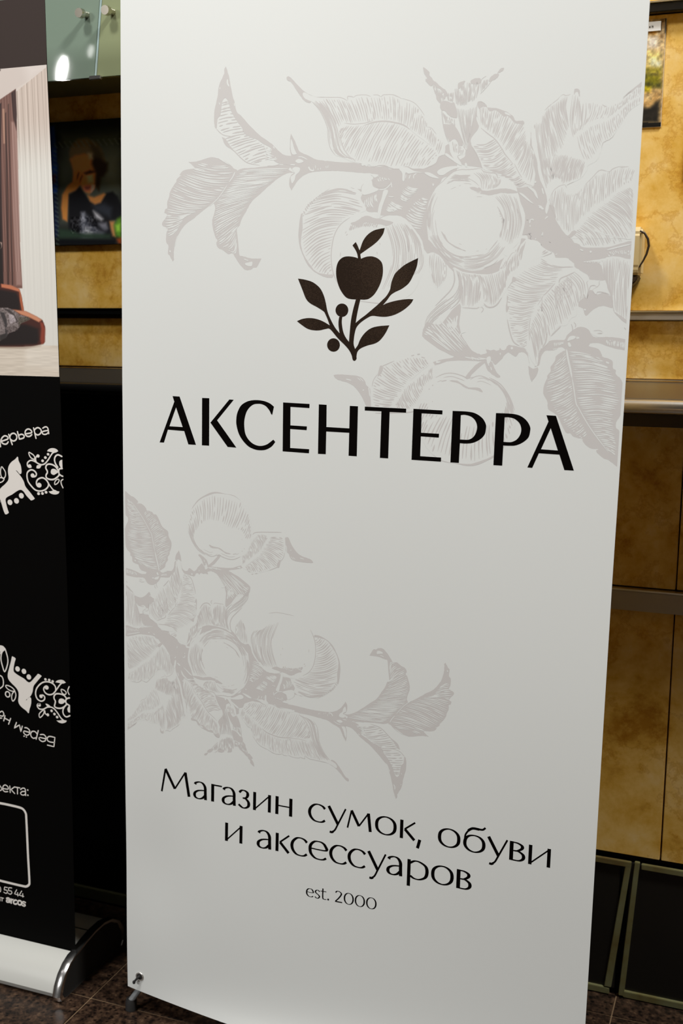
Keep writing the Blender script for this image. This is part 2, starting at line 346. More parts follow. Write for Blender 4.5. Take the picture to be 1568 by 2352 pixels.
# ------------------------------------------------------------------ artwork data, in millimetres on each printed sheet
BRANCH='''
f 185.1,1548.6! 189.8,1536.0 193.2,1521.5 196.1,1508.7 200.3,1495.7 203.5,1483.6 211.5,1476.9 223.6,1464.4 240.3,1449.5 262.4,1434.3 275.2,1422.8 286.1,1416.9 298.7,1414.9 297.2,1402.3! 282.7,1405.0 275.5,1406.1 266.3,1410.3 260.7,1420.1 261.5,1428.0 247.8,1435.6 236.7,1442.4 227.5,1445.1 216.4,1451.9 212.6,1460.1 205.1,1468.4 199.5,1476.6 193.9,1486.4 191.0,1494.6 188.2,1501.1 183.5,1503.7 179.2,1498.3 178.0,1488.8 176.2,1479.2 171.5,1473.8 170.6,1461.7 167.8,1461.8 165.9,1471.6 166.8,1487.6 171.4,1505.1 174.1,1522.5 180.5,1534.9 182.7,1539.5 182.7,1545.1
H 24 0.03 0.93 |179.2,1499.9 178.0,1492.0 175.6,1484.0 173.4,1474.5 171.9,1468.1 175.4,1459.9 182.9,1450.0 182.9,1444.3 191.4,1435.1 203.6,1424.7 216.8,1412.6 233.5,1406.1|188.2,1501.1 195.7,1491.2 200.4,1476.6 207.9,1467.5 213.5,1459.2 223.8,1450.1 236.7,1442.4 245.0,1437.3 260.6,1428.0 266.2,1419.9 273.6,1411.7
L 0.94 169.7,1460.1 181.0,1450.8 197.9,1447.5
L 1.31 179.6,1447.2 188.6,1435.2 199.9,1426.8 213.0,1415.1 224.2,1408.3 242.7,1404.6
f 180.1,1447.6! 185.8,1444.2 192.4,1435.1 198.0,1429.3 190.5,1431.9 183.4,1438.6
L 1.09 275.5,1405.3 266.4,1403.1 255.5,1403.4
W 2.23 188.0,1530.5 188.0,1525.0 190.8,1520.0
W 1.30 199.4,1495.8 200.3,1490.9
W 1.31 175.0,1516.9 176.0,1519.5
W 1.31 174.2,1497.7 175.5,1494.5
W 1.45 264.2,1431.1 267.0,1427.8
K 6 -0.1 1.10 |247.8,1433.2 252.5,1425.1 248.0,1415.6|261.6,1425.6 264.4,1418.3 273.6,1412.5
F 93.8,1263.6! 88.8,1272.1 85.5,1275.5 86.5,1287.4 82.6,1292.5 82.6,1304.4 85.0,1313.7 77.1,1317.1 75.1,1322.2 80.1,1328.1 84.1,1334.8 79.5,1337.4! 81.1,1343.2 84.7,1344.9 84.5,1353.2 88.1,1361.6 89.5,1368.2 97.0,1379.7 100.9,1383.8 101.9,1387.9 109.6,1393.6! 106.3,1393.8! 112.6,1400.1 124.2,1402.3 132.8,1402.9 130.9,1406.2 122.2,1413.0! 129.9,1412.8 141.4,1414.1 152.9,1417.0 162.3,1418.9 173.7,1416.4 185.0,1412.0 193.5,1406.9 200.1,1401.0 205.7,1397.7 200.2,1388.9 190.9,1375.2 181.6,1364.8 168.3,1355.1 158.8,1347.1 143.5,1337.3 130.0,1327.5 118.4,1320.9 107.6,1309.3 100.7,1297.5 96.8,1284.0 95.8,1272.1 96.3,1265.3!
K 33 -0.05 1.05 |143.3,1411.6 133.8,1406.9 129.9,1401.3 124.2,1395.7 110.6,1392.7 98.9,1383.0 93.0,1374.8 90.1,1366.5 87.5,1359.9 85.1,1351.6 85.1,1343.2 82.1,1333.1 78.1,1324.7 81.1,1317.1 83.0,1307.8 85.9,1299.3|188.8,1406.2 197.3,1399.5 200.2,1394.6 192.8,1380.9 183.4,1369.7 174.0,1358.3 162.6,1351.9 153.1,1345.5 137.7,1339.1 117.4,1331.0 109.6,1321.0 102.7,1311.0
W 1.68 202.0,1396.1 198.3,1388.9 191.8,1380.9
W 1.32 189.0,1377.4 181.5,1367.2 172.1,1356.7 158.8,1346.2
W 1.15 132.8,1402.9 143.4,1401.4 151.0,1399.1
W 1.18 97.8,1285.7 99.7,1294.1 102.7,1302.6
p 87.9,1279.8 89.8,1280.6 90.8,1278.1 88.8,1277.6
p 173.7,1416.4 188.8,1407.9 192.6,1406.9 181.3,1413.8
F 300.0,1392.0! 290.1,1397.0 291.8,1402.6 275.5,1404.6 255.5,1402.8 228.0,1401.1 215.0,1400.6 205.7,1397.7 200.2,1388.9 190.9,1376.0 181.6,1364.8 166.4,1355.2 168.4,1345.2 167.5,1337.0 163.7,1325.5 164.7,1313.8 169.6,1298.8! 172.8,1295.5 170.6,1290.5 174.4,1283.8 182.1,1280.4 191.6,1274.6 199.2,1275.4 204.9,1267.1 218.3,1252.1 229.6,1251.3 235.1,1254.7! 239.8,1255.2 247.7,1267.8! 235.0,1267.9 225.6,1268.8 216.2,1271.7 210.6,1272.9 208.6,1285.3 207.5,1296.9 205.5,1311.8 210.2,1316.7 213.8,1326.5 222.1,1339.5! 224.9,1344.4 232.2,1354.0 246.8,1365.1 265.0,1379.3 283.0,1390.0 294.6,1392.6
K 44 -0.02 1.02 |215.0,1398.2 203.0,1388.8 192.8,1376.0 181.6,1364.8 170.3,1351.8 168.4,1340.3 165.0,1327.1 166.2,1313.8 172.1,1297.1 174.4,1288.8 185.9,1282.1 199.2,1276.2|242.7,1399.9 229.9,1389.8 224.5,1383.4 211.5,1374.0 196.7,1359.6 189.2,1348.2 183.6,1335.1 180.9,1320.3 183.8,1305.4 191.5,1295.4 199.1,1283.7 204.9,1275.4|290.0,1400.2 289.2,1395.5 274.0,1385.5 264.9,1380.1 244.9,1369.2 234.0,1357.3 224.8,1347.6 217.5,1338.0 211.9,1329.8 209.2,1316.7 204.6,1311.8 205.7,1290.3
p 220.1,1260.8 225.7,1262.1 232.2,1263.0 231.7,1257.2 227.6,1256.3 221.6,1258.0
W 1.50 218.1,1267.4 221.9,1265.8 225.7,1265.1
F 282.5,1417.8! 294.2,1416.6! 291.7,1427.0 291.7,1439.7 293.1,1448.6! 298.3,1439.4 303.9,1428.2 307.5,1422.5 321.9,1415.8 332.6,1410.7 345.0,1408.3 358.2,1407.3! 358.5,1393.2! 336.5,1393.3 322.4,1391.3 310.0,1385.2 301.2,1375.9 295.4,1366.9! 291.7,1374.5 292.1,1384.1 294.7,1389.6 300.0,1392.3! 292.7,1400.0 288.2,1400.1 280.9,1405.1
p 292.9,1440.4 295.7,1436.4 298.1,1428.4 300.4,1423.6 303.1,1418.7! 296.0,1418.6 292.8,1427.0
p 294.2,1387.2 300.0,1391.5 295.8,1397.5 300.8,1400.6 308.3,1398.8 307.2,1393.3 301.9,1388.6 300.2,1382.3 296.2,1377.1 293.9,1382.4
p 300.6,1409.0 306.8,1412.0 314.0,1408.1 306.1,1405.7
W 1.62 292.6,1404.0 300.7,1403.7
W 1.43 305.0,1414.7 311.2,1414.5 320.2,1410.3
p 321.3,1399.2 323.1,1400.4 324.9,1397.2 329.4,1395.8 328.9,1400.6 330.8,1394.2 325.0,1394.4
W 1.06 332.8,1402.1 333.2,1397.3
W 1.06 336.8,1398.0 337.4,1394.8
W 1.06 340.8,1398.7 341.2,1395.8
W 1.05 349.5,1400.8 350.2,1397.2
W 1.05 353.0,1401.5 352.2,1397.6
F 356.0,1407.2! 372.6,1405.2 393.4,1404.3! 398.6,1403.0! 404.6,1402.4 405.5,1400.8 419.2,1398.1 431.1,1397.8 441.3,1398.3 448.2,1393.9 458.2,1395.5 473.2,1396.6 498.1,1394.4 514.2,1402.3 520.4,1409.7 528.5,1411.7 529.6,1423.7 536.1,1423.5 541.6,1408.3 546.7,1400.6 547.4,1384.0! 528.1,1380.0 523.5,1372.5 515.7,1363.5 513.0,1348.3 508.6,1333.0 505.9,1317.6 509.2,1294.3 507.0,1286.6! 491.6,1299.1 481.2,1310.1 474.2,1317.9 463.9,1324.2 450.2,1329.1 436.6,1329.3 429.6,1334.1 415.9,1335.0 406.9,1348.5 405.0,1354.8 407.5,1361.0 404.7,1365.8 408.0,1373.5 421.5,1379.4 423.1,1384.1 419.5,1388.8 409.2,1389.4 392.0,1390.8 372.9,1392.8 356.3,1393.6!
F 387.4,1370.1 396.1,1367.5 404.7,1366.6 405.7,1363.4 396.1,1366.0
p 404.6,1401.6 408.8,1404.6 420.8,1404.3 422.6,1398.8 420.1,1398.1 417.5,1400.5 414.1,1400.1 412.4,1398.0 409.8,1400.2 406.4,1399.2
p 462.4,1393.9 473.2,1395.9 485.0,1390.2 498.3,1387.6 486.8,1387.9 476.8,1386.6 471.8,1388.2 470.5,1377.5 467.5,1377.6 466.8,1387.6
W 1.17 472.7,1385.9 472.1,1379.8
W 1.50 479.4,1385.4 477.1,1379.7
W 1.66 488.4,1387.0 484.4,1384.1 484.1,1379.5
p 419.5,1387.6 431.5,1386.2 426.5,1382.4 423.9,1383.3
K 6 -0.2 1.02 |429.8,1384.7 435.0,1383.0 446.9,1381.2|431.8,1376.1 441.9,1379.0 450.3,1378.8
p 500.0,1387.5 508.2,1387.3 521.6,1379.4 515.0,1380.0 506.7,1382.8
p 512.1,1371.2 513.4,1372.7 514.7,1370.8 513.5,1368.9
p 439.8,1364.3 446.6,1363.7 442.7,1353.3 438.0,1340.2 435.0,1326.2 431.2,1327.0 432.8,1341.8 436.8,1352.7
W 1.70 432.1,1365.2 442.3,1366.6 451.3,1374.1
W 1.52 450.4,1375.7 452.0,1367.9
p 407.1,1372.0 419.8,1379.5 423.5,1370.1 432.1,1365.2 413.5,1358.6 406.6,1361.0
H 6 -0.1 1.03 |409.7,1371.9 419.8,1377.9 424.3,1370.0|411.8,1360.2 422.0,1363.1 430.4,1365.2
f 423.2,1379.4 431.7,1378.4 448.7,1377.3 442.2,1368.1 432.0,1368.3 426.8,1371.5
K 7 -0.15 1.20 |410.3,1351.6 417.1,1355.4 430.6,1360.6|414.0,1340.5 424.4,1338.8 432.6,1349.6
K 9 -0.1 1.17 |476.6,1370.5 467.6,1364.5 464.6,1353.7 466.3,1353.7|492.5,1367.0 487.8,1359.5 476.5,1348.9 474.9,1347.4
W 1.18 446.8,1355.6 455.3,1354.7
K 7 -0.05 1.35 |451.3,1349.3 446.4,1343.2 444.1,1336.2|470.0,1341.2 468.5,1336.6 451.8,1333.7
K 13 -0.08 1.32 |497.9,1353.1 486.5,1347.2 478.5,1338.0 475.4,1330.3 473.9,1325.7 474.2,1317.9|507.1,1351.4 505.7,1343.8 505.2,1334.5 502.3,1325.3 500.8,1320.7 499.6,1308.3
P 284.8,1527.7 288.3,1528.3 294.6,1523.3 307.3,1511.0 318.0,1504.3 337.4,1497.1 351.3,1496.9 370.4,1495.5 380.8,1490.4 381.0,1496.6 386.7,1496.3 391.0,1495.3 394.3,1497.5 407.9,1497.6 416.4,1494.9 419.8,1497.0 425.7,1496.7 431.6,1494.1 435.7,1496.7 444.9,1496.5 451.6,1495.4 461.7,1490.4 480.1,1484.3 490.2,1474.8 497.1,1465.5 499.3,1451.9 507.5,1448.6 514.4,1440.8 519.4,1436.1 526.2,1428.4 528.5,1411.7! 520.5,1408.9 515.9,1400.0 503.0,1394.3 496.5,1392.9 481.6,1393.3 473.2,1396.6 464.9,1393.8 454.9,1394.1 448.1,1395.8 439.6,1399.1 427.7,1398.7 422.6,1398.0 417.4,1404.4 404.6,1402.9 389.9,1405.9 372.4,1412.7 361.9,1416.9 354.6,1429.6 350.6,1451.6 346.9,1462.6 336.0,1480.2 325.2,1492.3 320.0,1491.0 311.1,1496.8 300.2,1509.8 291.1,1521.9
f 284.3,1526.2 287.5,1528.6 293.7,1524.9 307.2,1511.8 318.9,1503.4 332.1,1498.1! 323.3,1500.9 312.7,1505.8 310.6,1502.3 314.6,1496.7 324.4,1492.3 320.0,1490.5 311.1,1496.1 300.2,1509.8 291.5,1521.4 287.6,1522.6
L 1.05 332.1,1498.1 351.3,1496.8 370.4,1495.5 380.8,1490.4
L 0.86 391.0,1495.3 394.3,1497.5 407.9,1497.6 416.4,1494.9
L 0.84 419.8,1497.0 426.5,1496.6 430.8,1494.2
L 0.84 435.7,1496.2 444.9,1496.5 453.3,1494.6 463.4,1489.6
L 0.83 463.4,1490.3 480.1,1484.3 490.2,1474.8 497.1,1465.5
H 54 0.02 0.87 |340.9,1495.4 347.9,1495.4 354.8,1495.5 370.4,1493.7 380.8,1489.7 391.0,1494.6 404.5,1496.7 416.4,1494.6 431.6,1493.8 446.6,1495.4 463.4,1488.4 478.4,1483.6 490.3,1472.6 497.3,1461.0 507.6,1447.1 512.8,1439.4 526.2,1427.6|364.5,1454.2 369.6,1455.5 373.8,1460.0 376.4,1459.9 385.1,1459.5 398.8,1459.0 412.4,1459.2 422.5,1462.3 439.3,1461.9 456.1,1458.2 466.2,1454.0 476.4,1448.3 486.6,1440.3 500.0,1432.3 510.1,1422.9 520.4,1410.5
L 1.05 347.9,1495.1 355.1,1483.9 364.2,1466.6 368.8,1455.5
L 1.04 376.4,1459.9 392.0,1458.0 409.0,1458.9 420.8,1461.9
H 9 -0.03 0.88 |325.2,1491.8 330.5,1492.8 340.1,1493.1|337.8,1478.5 344.8,1478.2 357.1,1473.0|350.6,1453.1 359.3,1452.8 368.0,1452.5|356.4,1426.5 365.3,1421.5 377.3,1424.2|372.4,1413.5 379.4,1411.7 395.1,1405.8
L 0.87 350.6,1451.6 352.7,1435.9 356.5,1424.9 363.6,1416.1
L 1.04 366.2,1416.8 375.9,1412.6 389.8,1410.6 395.1,1405.8
H 42 -0.04 0.87 |371.4,1452.3 381.7,1456.3 395.4,1456.0 409.1,1456.7 422.5,1459.5 439.4,1459.6 456.2,1455.9 468.0,1451.6 478.2,1443.7 493.4,1433.3 505.2,1424.5 513.6,1418.2 518.8,1410.5|369.4,1449.3 369.1,1441.6 372.0,1430.6 377.4,1421.1 386.3,1413.0 396.8,1405.7 407.1,1404.7 419.1,1402.0 427.7,1398.7 441.3,1398.3 451.4,1396.5 461.5,1397.0 471.5,1395.9 488.2,1393.9 504.6,1397.3
L 2.05 407.4,1455.6 422.5,1459.5 439.4,1460.1 456.2,1457.1 467.9,1453.2 476.1,1447.5
W 1.49 476.4,1448.3 486.6,1440.3 498.3,1432.3 510.1,1423.6
f 492.8,1531.1! 497.4,1528.1 502.1,1523.7 502.3,1519.7 506.0,1515.8 508.6,1512.0 512.7,1509.5 519.4,1503.3 527.3,1497.7 528.7,1491.7 526.7,1489.8 522.9,1495.7 517.9,1500.4 513.0,1502.8 508.8,1506.8 505.1,1504.7 498.1,1511.0 496.8,1514.8 499.2,1515.4 494.7,1522.4
f 588.3,1506.3 588.8,1510.6 594.8,1515.8 601.3,1516.2 600.4,1512.2 595.2,1508.6
f 599.4,1518.1 603.8,1522.9 608.4,1523.3 606.7,1519.8 601.0,1517.2
f 544.2,1503.2 545.6,1507.5 554.3,1509.3 551.3,1504.6 546.0,1498.9
f 562.2,1509.1 568.4,1512.0 575.8,1511.3 575.0,1504.8 564.0,1505.4
L 0.79 576.4,1490.8 586.2,1500.6 592.1,1508.3
L 0.79 577.9,1492.9 576.7,1508.4 584.0,1514.2
H 10 -0.02 0.81 |507.1,1508.3 513.0,1502.8 527.9,1492.5|515.2,1485.6 520.3,1479.4 526.5,1486.6
H 5 -0.02 0.81 |527.7,1495.4 539.0,1494.9|530.6,1483.4 537.9,1481.6
H 16 -0.0 0.88 |538.8,1499.3 545.1,1501.9 554.4,1507.3 563.9,1506.8 575.6,1508.4|542.1,1478.4 549.3,1475.9 555.7,1475.6 563.4,1481.9 570.6,1480.1
H 5 -0.02 0.79 |578.0,1509.0 587.3,1510.0|578.6,1494.4 586.1,1502.0
f 519.5,1479.5 525.0,1484.4 535.5,1481.0 540.4,1480.0 545.1,1462.0 537.9,1461.6 532.2,1464.8 527.1,1470.2 521.4,1472.2
f 525.1,1452.4 532.7,1452.1 540.0,1451.5 547.6,1441.1 554.7,1424.4 548.3,1423.1 546.5,1429.1 541.5,1432.3 535.2,1428.8 533.5,1431.8 528.3,1440.3
L 0.97 521.2,1477.9 524.6,1453.9 528.3,1440.3 533.7,1428.1
H 12 -0.01 0.72 |542.2,1474.0 555.9,1471.9 571.6,1475.6|558.1,1419.8 561.2,1422.7 565.3,1437.4
L 0.96 563.5,1443.4 560.8,1431.6 560.6,1416.7
L 0.81 538.3,1453.3 547.6,1441.1 558.1,1419.8
H 6 -0.0 0.81 |522.3,1470.4 530.7,1462.6 542.0,1459.1|527.8,1453.8 535.9,1451.9 542.6,1445.7
P 536.8,1430.2 543.2,1432.0 549.9,1423.8 558.2,1417.5 556.9,1410.8 547.3,1409.3 554.2,1398.9 547.7,1399.1 537.6,1411.4 535.1,1423.5
H 7 -0.02 0.81 |538.4,1429.4 548.3,1424.6 556.6,1416.8|542.3,1414.3 548.8,1411.1 555.3,1410.9
F 533.7,1428.1! 535.8,1414.5 549.3,1399.1 581.6,1392.2 589.8,1386.0! 584.8,1392.1 574.4,1411.8 567.5,1423.9 565.6,1431.5 576.0,1445.9 572.4,1457.9 572.4,1475.6! 566.4,1449.2 562.4,1431.6 561.4,1418.2 558.2,1418.3 554.8,1422.9 558.5,1409.3 547.5,1403.6 539.2,1411.4
p 529.4,1413.2 533.5,1412.3 542.6,1405.3 551.7,1400.5 554.3,1395.9 549.4,1397.5 539.5,1403.9 530.3,1410.2
p 558.2,1398.0 560.2,1399.5 562.0,1396.4 561.6,1393.4 559.5,1395.0
P 573.0,1478.5 577.7,1480.8 585.7,1476.4 587.4,1472.7 600.0,1470.7 611.1,1466.5 615.9,1464.8 623.9,1458.7 627.3,1452.7 638.0,1453.0 639.9,1446.3 643.4,1437.4 649.6,1435.7 649.7,1419.7 655.6,1409.2 654.7,1396.1 658.6,1381.2 656.3,1365.1! 639.3,1366.9 633.2,1364.8 615.4,1377.9 597.7,1385.8 584.8,1390.6 581.3,1398.1 574.4,1411.8 566.7,1424.0 567.2,1431.4 579.2,1445.8 575.5,1457.8 572.1,1463.8
H 31 -0.0 0.87 |574.7,1477.0 581.0,1475.2 590.6,1471.5 603.3,1467.6 614.4,1463.4 624.1,1454.3 633.6,1449.5 638.9,1450.7 643.6,1434.5 644.2,1422.8|578.9,1451.7 583.9,1445.6 597.0,1434.8 606.9,1424.1 613.5,1416.5 618.4,1411.9 623.4,1405.8 626.6,1402.8 629.1,1399.7 630.8,1396.7
f 573.0,1478.5 577.7,1480.8 585.7,1476.4 587.4,1472.7 600.0,1470.7 611.1,1466.5 612.9,1462.8 623.9,1458.7 627.3,1452.7 638.0,1453.0 639.5,1447.8 633.6,1448.8 625.8,1451.3 616.1,1460.5 611.5,1459.2 603.4,1465.4 598.6,1468.5 590.8,1467.4 585.9,1472.8 580.3,1473.8 575.7,1471.0
H 28 -0.14 0.88 |566.6,1426.2 568.4,1420.9 572.6,1416.3 576.0,1410.2 579.5,1402.7 583.0,1396.6 591.2,1388.9 604.1,1384.1 615.3,1379.4 623.5,1371.7 633.1,1366.3|600.3,1431.7 605.3,1424.9 611.9,1416.5 615.4,1410.5 620.4,1402.9 626.9,1396.8 630.2,1392.3 633.6,1386.3 638.7,1378.8 642.0,1374.3 648.4,1369.7
L 1.42 579.2,1445.8 589.0,1438.0 600.4,1429.5 610.4,1416.6 615.4,1409.0 627.0,1396.1
L 0.93 628.5,1396.8 635.3,1384.8 640.3,1377.3
H 9 0.05 0.77 |642.6,1424.3 645.6,1425.7 649.6,1422.6 654.1,1409.3|631.7,1395.2 638.4,1383.2 645.1,1374.2 653.1,1368.1
L 0.78 633.0,1368.5 645.3,1369.0 656.3,1365.8
F 648.2,1434.3 652.7,1435.6 658.5,1412.1 662.7,1404.6 661.2,1390.0 670.1,1366.2 675.5,1351.4 676.4,1333.6 686.5,1345.3 688.6,1333.4 695.7,1315.6 703.8,1306.6 720.1,1285.8! 643.3,1286.1! 647.6,1323.6 640.5,1341.6 636.0,1355.1 632.4,1364.1! 648.6,1365.2 657.1,1365.8 658.6,1381.2 654.7,1396.1 655.6,1409.2 650.4,1421.1
p 637.4,1356.8 642.9,1355.7 652.6,1347.3 658.3,1342.1 651.2,1345.9
p 648.6,1365.2 656.5,1362.8 661.3,1357.6 664.1,1348.6 660.0,1353.1 656.7,1358.4
W 1.54 664.6,1339.7 669.3,1338.2 670.3,1333.7
W 1.84 668.7,1363.3 671.5,1354.4
p 677.3,1345.4 678.9,1343.9 678.1,1330.6 675.9,1328.9 674.8,1335.1
W 1.23 674.8,1321.0 678.4,1324.7
W 1.09 653.5,1316.0 655.6,1319.0
W 1.08 655.3,1310.8 655.1,1313.8
W 1.08 657.9,1320.5 659.9,1320.2
p 658.3,1370.9 659.3,1373.1 660.6,1371.2 659.2,1369.7
P 649.8,1440.9 651.8,1450.2 661.5,1450.9 663.4,1461.3 665.7,1463.5 673.7,1471.2 678.4,1474.4 684.1,1478.8 689.8,1484.2 694.6,1483.4 699.4,1483.7 702.8,1487.0 706.1,1490.8 710.8,1490.9 713.4,1487.6 714.1,1475.1 720.1,1473.6 725.0,1470.0 730.7,1473.1 736.6,1472.9 742.6,1470.3 748.7,1466.6 755.5,1469.7 763.5,1470.5 770.2,1474.7 773.4,1477.9 783.2,1486.4 793.5,1495.3! 794.6,1469.0! 784.7,1462.8 777.1,1456.3 774.1,1449.7 764.6,1434.2 758.2,1425.4 748.0,1420.0 746.3,1409.8 741.1,1397.3 729.7,1390.7 728.8,1384.9 722.2,1375.8 715.3,1371.3 703.6,1366.9 701.4,1362.3 704.3,1354.0! 680.5,1345.0 673.7,1358.1 664.1,1378.4 659.2,1402.0 652.1,1419.8
H 34 -0.0 0.67 |652.4,1449.0 656.7,1450.0 662.8,1449.7 664.7,1458.9 672.6,1469.5 679.6,1473.5 685.4,1477.5 692.3,1481.8 698.3,1482.7|656.7,1425.5 662.8,1425.3 669.8,1430.9 674.3,1437.7 678.7,1445.6 684.5,1451.1 687.7,1456.8 692.1,1464.6 696.7,1467.9|670.4,1373.5 675.9,1386.3 682.5,1397.8 689.2,1409.3 697.1,1418.3 699.1,1425.2 699.8,1434.4 701.8,1441.2 700.2,1448.2
H 10 -0.04 0.72 |702.8,1485.9 706.5,1483.4 711.3,1483.2 714.3,1472.8 720.2,1472.5|701.1,1452.8 704.9,1450.3 708.6,1447.9 716.9,1447.5 718.7,1456.6|707.4,1427.2 710.7,1431.7 712.9,1433.9 716.3,1437.2 719.5,1442.8
f 706.1,1490.8 710.8,1490.9 713.4,1487.6 713.2,1480.8 710.5,1486.6 707.6,1486.2 705.9,1483.4
H 26 0.06 0.65 |721.4,1472.4 730.7,1472.9 740.3,1469.3 752.2,1466.3 763.6,1469.4 771.4,1474.1 782.3,1483.1 793.1,1492.6|718.2,1436.0 725.3,1446.0 732.2,1448.0 740.3,1451.1 750.8,1450.7 760.9,1457.1 775.2,1468.8 793.9,1479.1
H 32 -0.04 0.66 |712.0,1429.3 722.2,1437.0 732.5,1444.0 744.1,1446.4 756.6,1450.4 767.7,1459.0 778.5,1469.8 793.5,1476.9|723.3,1399.0 729.3,1398.2 735.1,1399.8 741.6,1409.9 747.9,1421.2 757.1,1424.3 767.8,1439.8 783.6,1462.8 793.5,1468.0
f 770.6,1476.9 778.8,1484.4 793.7,1495.5! 793.3,1488.6 787.6,1488.4 783.4,1484.1 776.7,1480.0
H 22 -0.05 0.73 |683.2,1407.1 696.5,1406.7 703.8,1405.3 713.6,1401.6 722.1,1399.0 728.2,1395.3|679.2,1369.8 687.3,1376.7 697.5,1367.0 706.9,1371.5 715.3,1372.5 721.0,1375.8
H 16 -0.06 0.73 |686.9,1405.9 701.5,1404.2 713.6,1401.6 720.9,1399.0|683.2,1386.1 695.3,1385.8 704.9,1385.5 714.6,1384.1|679.1,1372.2 691.0,1375.4 701.1,1367.0 714.0,1373.7
H 9 -0.02 0.73 |663.0,1398.4 668.9,1401.7 677.4,1402.7|674.8,1360.5 679.0,1373.3 682.1,1383.8
F 648.2,1423.5 651.3,1424.5 654.3,1412.7 659.0,1404.4 666.1,1386.6 673.6,1360.5 678.3,1341.5 691.0,1331.9 701.7,1312.8 710.1,1293.8! 683.5,1289.2! 643.4,1349.2 658.5,1366.7 658.2,1372.6 658.7,1386.8 654.1,1394.0 656.1,1402.1 652.5,1412.8
P 680.3,1348.6 685.8,1360.3 698.7,1367.0 704.0,1359.9 709.0,1355.1 716.3,1355.0 722.9,1364.2 733.2,1372.1 745.4,1384.5 754.9,1383.1 759.6,1383.0 767.5,1387.9 782.6,1388.1 793.2,1385.5! 795.6,1294.5! 712.4,1295.0! 702.3,1303.3 690.4,1320.0 687.1,1336.7 678.3,1341.5
H 46 0.03 0.67 |681.2,1354.5 686.9,1361.4 696.5,1363.6 703.0,1355.2 716.3,1355.0 726.4,1365.8 738.8,1377.7 750.4,1380.9 761.9,1384.0 773.4,1387.2 785.0,1386.9 793.3,1383.2|680.5,1345.0 687.1,1336.7 695.3,1341.2 705.4,1334.0 714.7,1340.9 726.2,1347.8 736.6,1353.4 751.5,1362.4 763.0,1366.7 774.3,1372.2 783.5,1374.3 790.4,1375.3|684.9,1332.0 691.7,1318.8 702.1,1306.9 713.3,1300.9 720.8,1317.3 729.9,1325.5 741.2,1337.0 752.6,1343.8 762.7,1351.7 775.0,1360.7 785.1,1367.4 792.4,1370.7
L 0.95 727.5,1366.4 736.5,1375.5 745.4,1384.5 754.9,1383.1
L 0.94 757.5,1379.6 761.8,1385.2 767.5,1387.9
L 0.82 772.2,1387.2 783.7,1388.3
H 40 0.1 0.72 |714.8,1299.8 719.2,1306.9 726.0,1315.0 733.8,1324.4 740.5,1332.5 748.5,1338.2 757.6,1343.8 764.2,1350.7 775.5,1357.4 786.8,1361.7|730.2,1284.3 739.8,1284.3 752.9,1284.3 768.2,1286.6 791.2,1293.5 795.4,1300.4 794.7,1310.9 793.9,1323.6 793.0,1337.5 792.3,1349.0 791.8,1355.9
W 1.20 728.3,1317.4 738.4,1307.9 753.0,1301.9 779.3,1295.9 795.9,1293.4
f 712.6,1296.3! 719.4,1303.3 714.5,1305.7 707.6,1298.7! 710.2,1296.3
F 641.2,1347.0! 646.3,1332.6 647.7,1323.0 646.3,1308.7 644.3,1299.1! 651.1,1299.0 653.9,1293.0 662.8,1288.2 669.1,1286.9 679.3,1280.9 689.4,1276.1 692.2,1269.5! 709.3,1268.9 712.0,1264.2 718.2,1262.4 719.7,1257.0 728.4,1252.3 734.7,1247.5 740.9,1244.0 740.0,1240.4 750.8,1239.3 754.6,1236.9 763.9,1239.4 766.9,1229.3! 762.7,1240.6 758.6,1248.8 755.7,1258.3 748.1,1264.2 730.1,1264.2 745.6,1266.6 758.6,1268.9 766.7,1271.3 776.3,1270.1 794.6,1267.8 795.3,1274.8! 796.0,1291.1! 789.0,1291.1 765.9,1284.2 750.6,1283.1 730.2,1283.2 722.7,1287.9 714.2,1290.3 707.7,1297.5 699.9,1307.0 692.0,1316.6 688.4,1328.5 687.2,1339.1 677.0,1347.6 668.1,1353.6 640.9,1354.2!
W 1.49 653.9,1317.0 654.4,1320.0 657.4,1321.5 659.3,1320.3
W 1.24 655.2,1311.0 654.4,1313.4
W 1.47 675.3,1321.5 677.6,1324.5 679.2,1323.9
W 1.48 671.4,1301.9 672.8,1298.9 672.9,1304.3
W 1.49 662.5,1294.2 664.3,1295.6
W 1.69 725.0,1280.8 729.9,1278.7
p 738.4,1277.8 740.1,1279.0 741.4,1277.2 739.7,1275.8
W 1.10 692.0,1273.5 694.6,1274.7
W 1.11 683.3,1274.9 686.8,1277.9
K 8 -0.0 0.84 |730.1,1264.2 739.8,1264.2 751.6,1265.4 757.5,1267.8|731.4,1263.9 741.1,1262.4 750.7,1261.2 758.9,1264.2
W 2.46 665.8,1337.7 668.9,1337.0 672.7,1334.6
W 2.69 676.8,1351.1 678.6,1339.3 676.1,1328.6
K 12 -0.05 0.83 |761.2,1274.8 766.3,1278.4 774.5,1279.5 794.4,1279.5|766.8,1270.1 774.8,1274.8 784.3,1273.6 793.8,1271.3
W 1.90 761.5,1279.5 774.3,1283.0 793.9,1287.6
P 643.6,1299.1 651.1,1299.0 653.9,1293.0 662.8,1288.2 669.1,1286.9 679.3,1280.9 686.8,1277.3 684.5,1274.9 672.5,1270.1 660.4,1264.1 645.9,1254.4 631.3,1243.3 624.3,1231.1! 613.7,1240.8! 615.4,1257.9 622.3,1272.6 629.5,1279.8 638.0,1287.1
H 17 -0.02 0.88 |629.8,1275.0 638.2,1282.2 646.3,1295.5 652.6,1294.2 662.8,1288.2 671.8,1283.3 684.4,1277.3|621.2,1243.3 626.3,1243.3 633.6,1248.2 639.6,1254.3 645.6,1260.4 657.9,1264.1 669.9,1271.3
H 9 -0.0 0.87 |643.8,1296.7 650.1,1295.4|640.9,1279.8 647.1,1279.8
